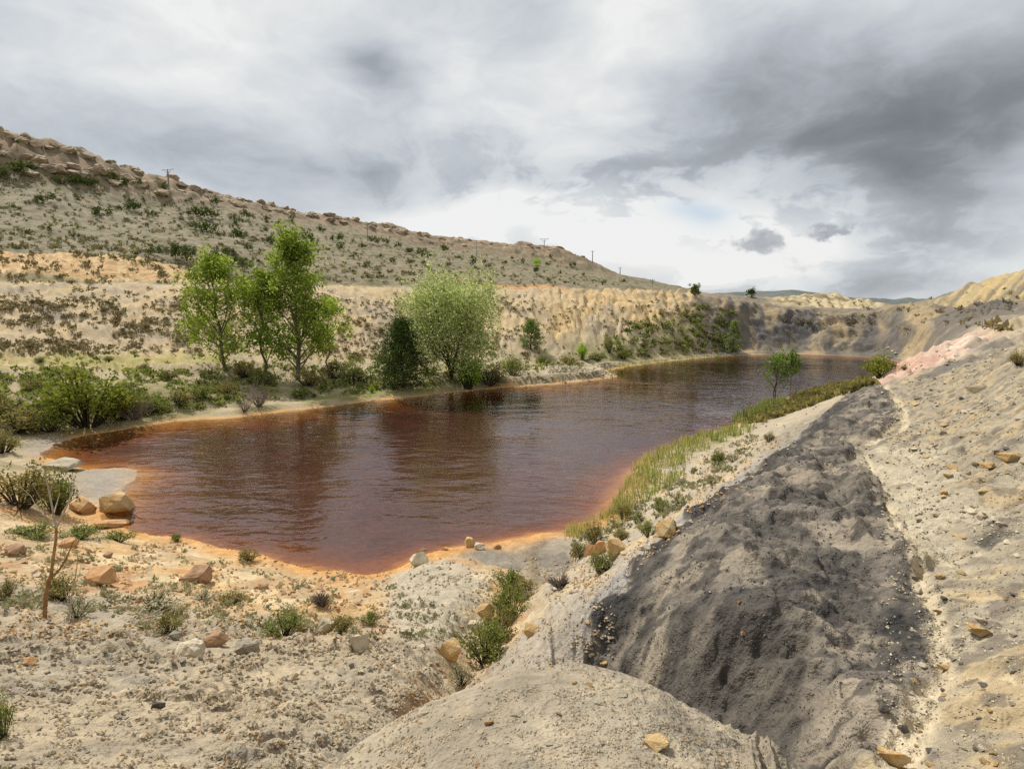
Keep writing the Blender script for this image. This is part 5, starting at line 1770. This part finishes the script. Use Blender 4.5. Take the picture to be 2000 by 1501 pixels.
put_rock(1455, 1240, 14, 9, R_ORA, 41, 'orange flake on the lower part of the coal spoil', npts=12)
put_rock(1840, 1130, 22, 10, R_OCH, 42, 'ochre stone at the bend of the silt runnel', npts=14)
put_rock(1930, 1240, 48, 22, R_OCH, 43, 'ochre ledge stone on the right path', name='rock_slab', npts=14, sink=.3)
put_rock(1848, 1310, 26, 14, R_OCH, 44, 'ochre stones at the runnel elbow on the right', npts=14)
put_rock(1800, 1160, 22, 14, R_PAL, 45, 'pale stone in the runnel beside the coal spoil', npts=14)
put_rock(1170, 1375, 30, 10, R_PAL, 46, 'flat pinkish stone on the near shoulder', npts=14, sink=.35)
put_rock(1210, 1362, 36, 10, R_PAL, 47, 'long pale stone at the rim of the near shoulder', npts=14, sink=.35)
put_rock(1010, 1400, 32, 12, R_PAL, 48, 'pale stone on the near shoulder above the ravine', npts=14, sink=.4)
put_rock(1285, 1468, 60, 22, R_OCH, 49, 'ochre slab bedded in the near shoulder by the lower edge', name='rock_slab', npts=14, sink=.4)
put_rock(955, 1416, 20, 12, R_ORA, 50, 'orange pebble on the near shoulder', npts=14, sink=.3)
put_rock(825, 1398, 26, 16, R_PAL, 51, 'pale stone where the ravine meets the near shoulder', npts=14)
put_rock(50, 1300, 36, 18, R_ORA, 52, 'orange stone at the left of the clod field', npts=14)
put_rock(305, 1384, 26, 16, R_DRK, 53, 'dark stone on the ledge across the clod field', npts=14)

# blocky outcrops along the ridge
R_CRG = plain_mat('crag_rock', (166, 146, 118), (200, 180, 150), .5, bump=.25, bscale=1.2)
CRG = []
for k in range(7):
    CRG.append(rock_mesh('outcrop', 760 + k, 22, (1, .8, .8), 2, .09))
    CRG[-1].materials.append(R_CRG)
rc = np.random.default_rng(88)
u = -40.0
while u < 1150:
    cv = np.interp(u, [p_[0] for p_ in crest_px], [p_[1] for p_ in crest_px])
    rr_ = np.interp(u, [p_[0] for p_ in crest_px], [p_[2] for p_ in crest_px])
    left_ = max(0.0, 1 - u / 420)
    for row in range(3 if u < 330 else (2 if u < 900 else 1)):
        if rc.random() < .25:
            continue
        du = rc.uniform(-9, 9)
        rng_ = rr_ - 2 - row * rc.uniform(7, 12) - rc.uniform(0, 4)
        a_, _e = azel(u + du, cv)
        x, y = rng_ * math.sin(a_), rng_ * math.cos(a_)
        w_ = rc.uniform(3.0, 6.5) * (1 + .35 * left_) * (1 if u < 800 else .75)
        o = link('rock_outcrop', CRG[rc.integers(7)], None, None, label='weathered tan rock outcrop on the crest of the hill', category='rock', group='outcrops along the ridge')
        hh = w_ * rc.uniform(.45, .75)
        o.scale = (w_, w_, hh)
        o.location = (x, y, zat(x, y) + hh * rc.uniform(-.08, .12))
        o.rotation_euler = (rc.uniform(-.15, .15), rc.uniform(-.15, .15), rc.uniform(0, 6.28))
    u += rc.uniform(9, 20) * (1 + .5 * left_)

# loose stones big enough to tell apart: shared shapes, one object each
SM = []
for k in range(10):
    SM.append(rock_mesh('stone', 700 + k, 12, (1, .75, .5), 0))
for me, mt in zip(SM, [R_OCH, R_PAL, R_GRY, R_PAL, R_RED, R_GRY, R_OCH, R_DRK, R_ORA, R_GRY]):
    me.materials.append(mt)


def stones(n_, area, size, kinds, seed, label, group, nthr=(-.3, .5)):
    xs, ys, r = scatter_px(n_, area[0], area[1], area[2], area[3], seed, area[4] if len(area) > 4 else None, (60, 30), nthr)
    for x, y in zip(xs, ys):
        o = link('stone', SM[kinds[r.integers(len(kinds))]], None, None, label=label, category='stone', group=group)
        s_ = r.uniform(*size) * mpp((x, y, zat(x, y)))
        o.scale = (s_, s_, s_ * r.uniform(.5, 1.1))
        o.location = (x, y, zat(x, y) + .08 * s_)
        o.rotation_euler = (r.uniform(-.3, .3), r.uniform(-.3, .3), r.uniform(0, 6.28))


stones(70, (0, 740, 1080, 1230, lambda u, v: v > 1100 + (u - 300) * .05), (9, 20), (0, 4, 8, 6, 1), 711, 'loose ochre stone on the rusty slope above the near shore', 'stones on the ochre slope')
stones(60, (0, 800, 1260, 1500, lambda u, v: v > 1260), (9, 20), (2, 5, 9, 3), 712, 'loose grey-brown stone among the clods on the left', 'stones in the clod field')
stones(110, (1780, 2000, 760, 1500), (9, 24), (0, 3, 6, 7, 2, 1), 713, 'loose flat stone in the rubble on the right hill', 'stones on the right hill')
stones(40, (1150, 1480, 880, 1180, lambda u, v: v < 985 + (1400 - u) * .78 and v > 930 + (1400 - u) * .62), (8, 16), (0, 1, 3, 6), 714, 'loose pale stone on the slope between the reeds and the coal', 'stones on the pale slope')
stones(40, (760, 1200, 1180, 1340), (8, 18), (0, 1, 3, 6, 8), 715, 'loose ochre stone in and beside the ravine', 'stones around the ravine')
stones(26, (750, 1500, 1370, 1500, lambda u, v: u < 1180 or v > 1360 + (u - 1180) * .43), (8, 16), (1, 3, 0, 8), 716, 'small stone bedded in the near shoulder', 'stones on the near shoulder')


def gravel(name, label, n_, area, size, mat, seed, nthr=(-.4, .4), nscale=(70, 34)):
    xs, ys, r = scatter_px(n_, *area[:4], seed, area[4] if len(area) > 4 else None, nscale, nthr)
    k = sd_n(xs, ys) > .05
    xs, ys = xs[k], ys[k]
    z = zat_n(xs, ys)
    m_ = len(xs)
    dep = (ys * math.cos(PITCH) - (z - CAM_H) * math.sin(PITCH)) / FPX
    s_ = r.uniform(size[0], size[1], m_) * dep
    oc = np.array([(1, 0, 0), (0, 1, 0), (-1, 0, 0), (0, -1, 0), (0, 0, .75), (0, 0, -.75)]) * .5
    fc = np.array([(0, 1, 4), (1, 2, 4), (2, 3, 4), (3, 0, 4), (1, 0, 5), (2, 1, 5), (3, 2, 5), (0, 3, 5)])
    v_ = oc[None] * (.7 + .6 * r.random((m_, 6, 1))) + r.normal(size=(m_, 6, 3)) * .09
    a = r.random(m_) * 6.28
    ca, sa = np.cos(a)[:, None], np.sin(a)[:, None]
    v_ = np.stack([v_[..., 0] * ca - v_[..., 1] * sa, v_[..., 0] * sa + v_[..., 1] * ca, v_[..., 2]], -1) * s_[:, None, None]
    v_ += np.stack([xs, ys, z + .12 * s_], 1)[:, None]
    F = (fc[None] + 6 * np.arange(m_)[:, None, None]).reshape(-1, 3)
    me = new_mesh(name, v_.reshape(-1, 3), F, smooth=False)
    set_float(me, 'tint', np.repeat(r.random(m_), 6))
    return link(name, me, mat, None, kind='stuff', label=label, category='gravel')


def gravel_mat(name, stops):
    m, N, out = new_mat(name)
    at = N.node('ShaderNodeAttribute', attribute_name='tint')
    col = N.ramp(at.outputs['Fac'], [(p, tuple(.92 * q for q in lin(*c))) for p, c in stops])
    pb = N.node('ShaderNodeBsdfPrincipled')
    N.put(pb.inputs['Base Color'], col)
    pb.inputs['Roughness'].default_value = .9
    N.l.new(pb.outputs[0], out.inputs[0])
    return m


G_CLAY = gravel_mat('clay_gravel', [(0, (150, 138, 118)), (.5, (174, 160, 136)), (.8, (186, 166, 132)), (1, (180, 148, 110))])
G_OCH = gravel_mat('ochre_gravel', [(0, (168, 138, 98)), (.5, (196, 158, 106)), (.8, (206, 184, 144)), (1, (160, 104, 66))])
G_MIX = gravel_mat('mixed_gravel', [(0, (142, 132, 116)), (.4, (168, 156, 134)), (.8, (188, 172, 138)), (1, (200, 190, 168))])
G_COAL = gravel_mat('coal_gravel', [(0, (52, 51, 52)), (.5, (80, 77, 74)), (.95, (116, 110, 102)), (1, (186, 180, 170))])
gravel('clay_gravel', 'crumbled clay clods covering the lower left slope', 5200, (-220, 830, 1230, 1501, lambda u, v: v < 1501), (4, 11), G_CLAY, 721)
gravel('ochre_gravel', 'small ochre rubble on the slope above the near shore', 3000, (-220, 760, 1060, 1250), (3.5, 9), G_OCH, 722)
gravel('slope_gravel', 'small pale chips on the mound and ravine sides', 1800, (730, 1200, 1090, 1345), (3, 8), G_CLAY, 723)
gravel('hill_gravel', 'flaky stone chips scattered over the right hill', 3400, (1700, 2220, 680, 1501, lambda u, v: u > 1720 + 0 * v), (2.5, 7), G_MIX, 724)
gravel('coal_gravel', 'glinting black chips on the coal spoil', 2200, (1170, 1840, 790, 1480), (2, 5), G_COAL, 725)
gravel('shoulder_gravel', 'fine pale grit on the near shoulder', 1500, (650, 1560, 1345, 1501, lambda u, v: u < 1180 or v > 1360 + (u - 1180) * .43), (3, 7), G_CLAY, 726)
gravel('bank_gravel', 'pale chips on the slope beside the reeds', 1400, (1120, 1560, 850, 1150, lambda u, v: v < 990 + (1400 - u) * .8), (2.5, 7), G_OCH, 727)
gravel('spit_gravel', 'stones on the stony spit of the far shore', 900, (960, 1210, 712, 752), (2.5, 7), G_MIX, 728)

# ------------------------------------------------------------------ dead sapling, fallen branches
sp = hit2(86, 1206)
sfw = sp[1] * math.cos(PITCH) - (sp[2] - CAM_H) * math.sin(PITCH)


def in_plane(u, v, fw):
    a, up = (u - CX) / FPX * fw, (CY - v) / FPX * fw
    return (a, math.cos(PITCH) * fw + math.sin(PITCH) * up, CAM_H - math.sin(PITCH) * fw + math.cos(PITCH) * up)


def limb(pxs, radii, dy):
    out = []
    for k, (u, v) in enumerate(pxs):
        p = in_plane(u, v, sfw + dy * k / max(1, len(pxs) - 1))
        out.append((p[0] - sp[0], p[1] - sp[1], p[2] - sp[2], radii[0] + (radii[1] - radii[0]) * k / (len(pxs) - 1)))
    return out


sap = link('dead_sapling', None, None, None, label='leafless dead sapling with lichen-orange trunk on the left slope', category='tree')
sap.location = sp
V, F = tubes([limb([(87, 1215), (88, 1185), (90, 1160), (95, 1135), (101, 1120)], (.04, .03), 0)], 8)
link('trunk', new_mesh('sapling_trunk', V, F), LICHEN, sap)
V, F = tubes([limb([(99, 1126), (104, 1090), (109, 1055), (110, 1028)], (.028, .022), .1)], 7)
link('stem', new_mesh('sapling_stem', V, F), LICHEN, sap)
V, F = tubes([limb([(98, 1130), (116, 1112), (128, 1092), (137, 1072), (144, 1055)], (.022, .007), -.25)], 6)
link('branch', new_mesh('sapling_branch', V, F), LICHEN, sap)
top = [([(110, 1030), (104, 1000), (97, 965), (90, 935), (86, 912)], (.024, .006), .2), ([(110, 1030), (122, 1005), (134, 980), (142, 955), (147, 928)], (.022, .006), -.2), ([(105, 1002), (110, 985), (117, 962)], (.014, .004), .4),
       ([(109, 1032), (95, 1020), (87, 1004), (82, 985)], (.018, .004), -.3), ([(131, 985), (146, 972), (157, 962)], (.012, .004), -.1), ([(138, 968), (136, 950), (140, 936)], (.009, .003), .1), ([(120, 1010), (128, 1002), (142, 992)], (.011, .003), .1),
       ([(97, 965), (102, 948), (104, 935)], (.008, .003), .1), ([(128, 1092), (124, 1075), (127, 1055)], (.010, .003), .1), ([(137, 1072), (146, 1068), (156, 1050), (172, 1036)], (.008, .002), -.1), ([(113, 1105), (118, 1085), (122, 1050)], (.010, .003), .2),
       ([(90, 1008), (72, 990), (60, 968), (40, 950)], (.008, .002), .3), ([(86, 995), (78, 970), (64, 948)], (.007, .002), -.1), ([(84, 1160), (70, 1140), (62, 1118)], (.010, .003), .1)]
for q_ in top:
    V, F = tubes([limb(*q_)], 5)
    link('branch', new_mesh('sapling_twig', V, F), DEADW, sap)
V, F = tubes([limb([(134, 1208), (140, 1165), (150, 1110), (152, 1075)], (.016, .004), .1), limb([(136, 1195), (131, 1170), (128, 1150)], (.009, .003), .1), limb([(143, 1150), (155, 1120), (164, 1070)], (.008, .002), .1)], 5)
link('sapling_shoot', new_mesh('sapling_shoot', V, F), DEADW, None, label='thin dead shoot standing right of the dead sapling', category='tree').location = sp
fb = []
fp = hit2(290, 1212)
for k, (pp, rad) in enumerate([([(245, 1225), (265, 1213), (285, 1206), (305, 1203), (322, 1199)], .022), ([(268, 1212), (274, 1195), (286, 1181), (302, 1172), (318, 1171)], .016), ([(285, 1207), (300, 1196), (318, 1186), (319, 1180)], .012), ([(290, 1205), (308, 1199), (322, 1190)], .010), ([(262, 1214), (262, 1200), (270, 1190)], .008)]):
    fw = fp[1] * math.cos(PITCH) - (fp[2] - CAM_H) * math.sin(PITCH)
    ln = []
    for i, (u, v) in enumerate(pp):
        p = in_plane(u, v, fw - .25 + .12 * i)
        g_ = zat(p[0], p[1])
        ln.append((p[0] - fp[0], p[1] - fp[1], max(p[2], g_ + .01) - fp[2], rad * (1 - .7 * i / len(pp))))
    fb.append(ln)
V, F = tubes(fb, 6)
link('fallen_branch', new_mesh('fallen_branch', V, F), DEADW, None, label='bleached forked branch lying on the slope right of the dead sapling', category='branch').location = fp

# ------------------------------------------------------------------ power-line poles on the hill
POLE = plain_mat('pole_concrete', (150, 146, 140), (170, 166, 160), 1.0, bump=.0)
STEEL = plain_mat('galvanised_steel', (120, 124, 130), (140, 144, 150), 1.0, rough=.5, bump=.0)


def power_pole(u, v, vtop, label, arms='t', r0=.16):
    p = hit2(u, v)
    h_ = (v - vtop) * mpp(p)
    o = link('power_pole', None, None, None, label=label, category='pole', group='power poles on the hill')
    o.location = (p[0], p[1], p[2] - .3)
    V, F = tubes([[(0, 0, 0, r0 * 1.5), (0, 0, h_ * .5, r0 * 1.2), (0, 0, h_ + .3, r0)]], 6)
    link('mast', new_mesh('mast', V, F), POLE, o)
    zt = h_ + .1
    if arms == 'v':
        A_ = [[(0, 0, zt - 1.6, .1), (-1.7, .4, zt + .2, .08)], [(0, 0, zt - 1.6, .1), (1.7, -.4, zt + .2, .08)], [(-2.6, .6, zt + .25, .09), (2.6, -.6, zt + .25, .09)]]
    else:
        A_ = [[(-1.1, .3, zt - .3, .07), (1.1, -.3, zt - .3, .07)]]
    V, F = tubes(A_, 5)
    link('crossarm', new_mesh('crossarm', V, F), STEEL, o)
    for sx in ((-2.5, 0, 2.5) if arms == 'v' else (-1, 0, 1)):
        V, F = tubes([[(sx, -sx * .24, zt - .2, .06), (sx, -sx * .24, zt + .35 if arms == 'v' else zt + .1, .09)]], 5)
        link('insulator', new_mesh('insulator', V, F), STEEL, o)


power_pole(331, 382, 333, 'tall steel power pole with wide crossarm on the crest at the left', 'v', .22)
power_pole(718, 470, 437, 'pale thin power pole on the hillside below the crag line', 't')
power_pole(931, 500, 473, 'pale thin power pole in the middle of the hill above the pale tree', 't')
power_pole(1063, 482, 467, 'power pole with forked crossarm on the rocky crest', 'v')
power_pole(1157, 514, 490, 'thin power pole standing on the falling end of the ridge', 't', .2)
power_pole(1211, 536, 522, 'small power pole lower down the ridge end against the sky', 't', .2)
power_pole(1274, 556, 545, 'tiny last power pole near the foot of the ridge', 't', .16)
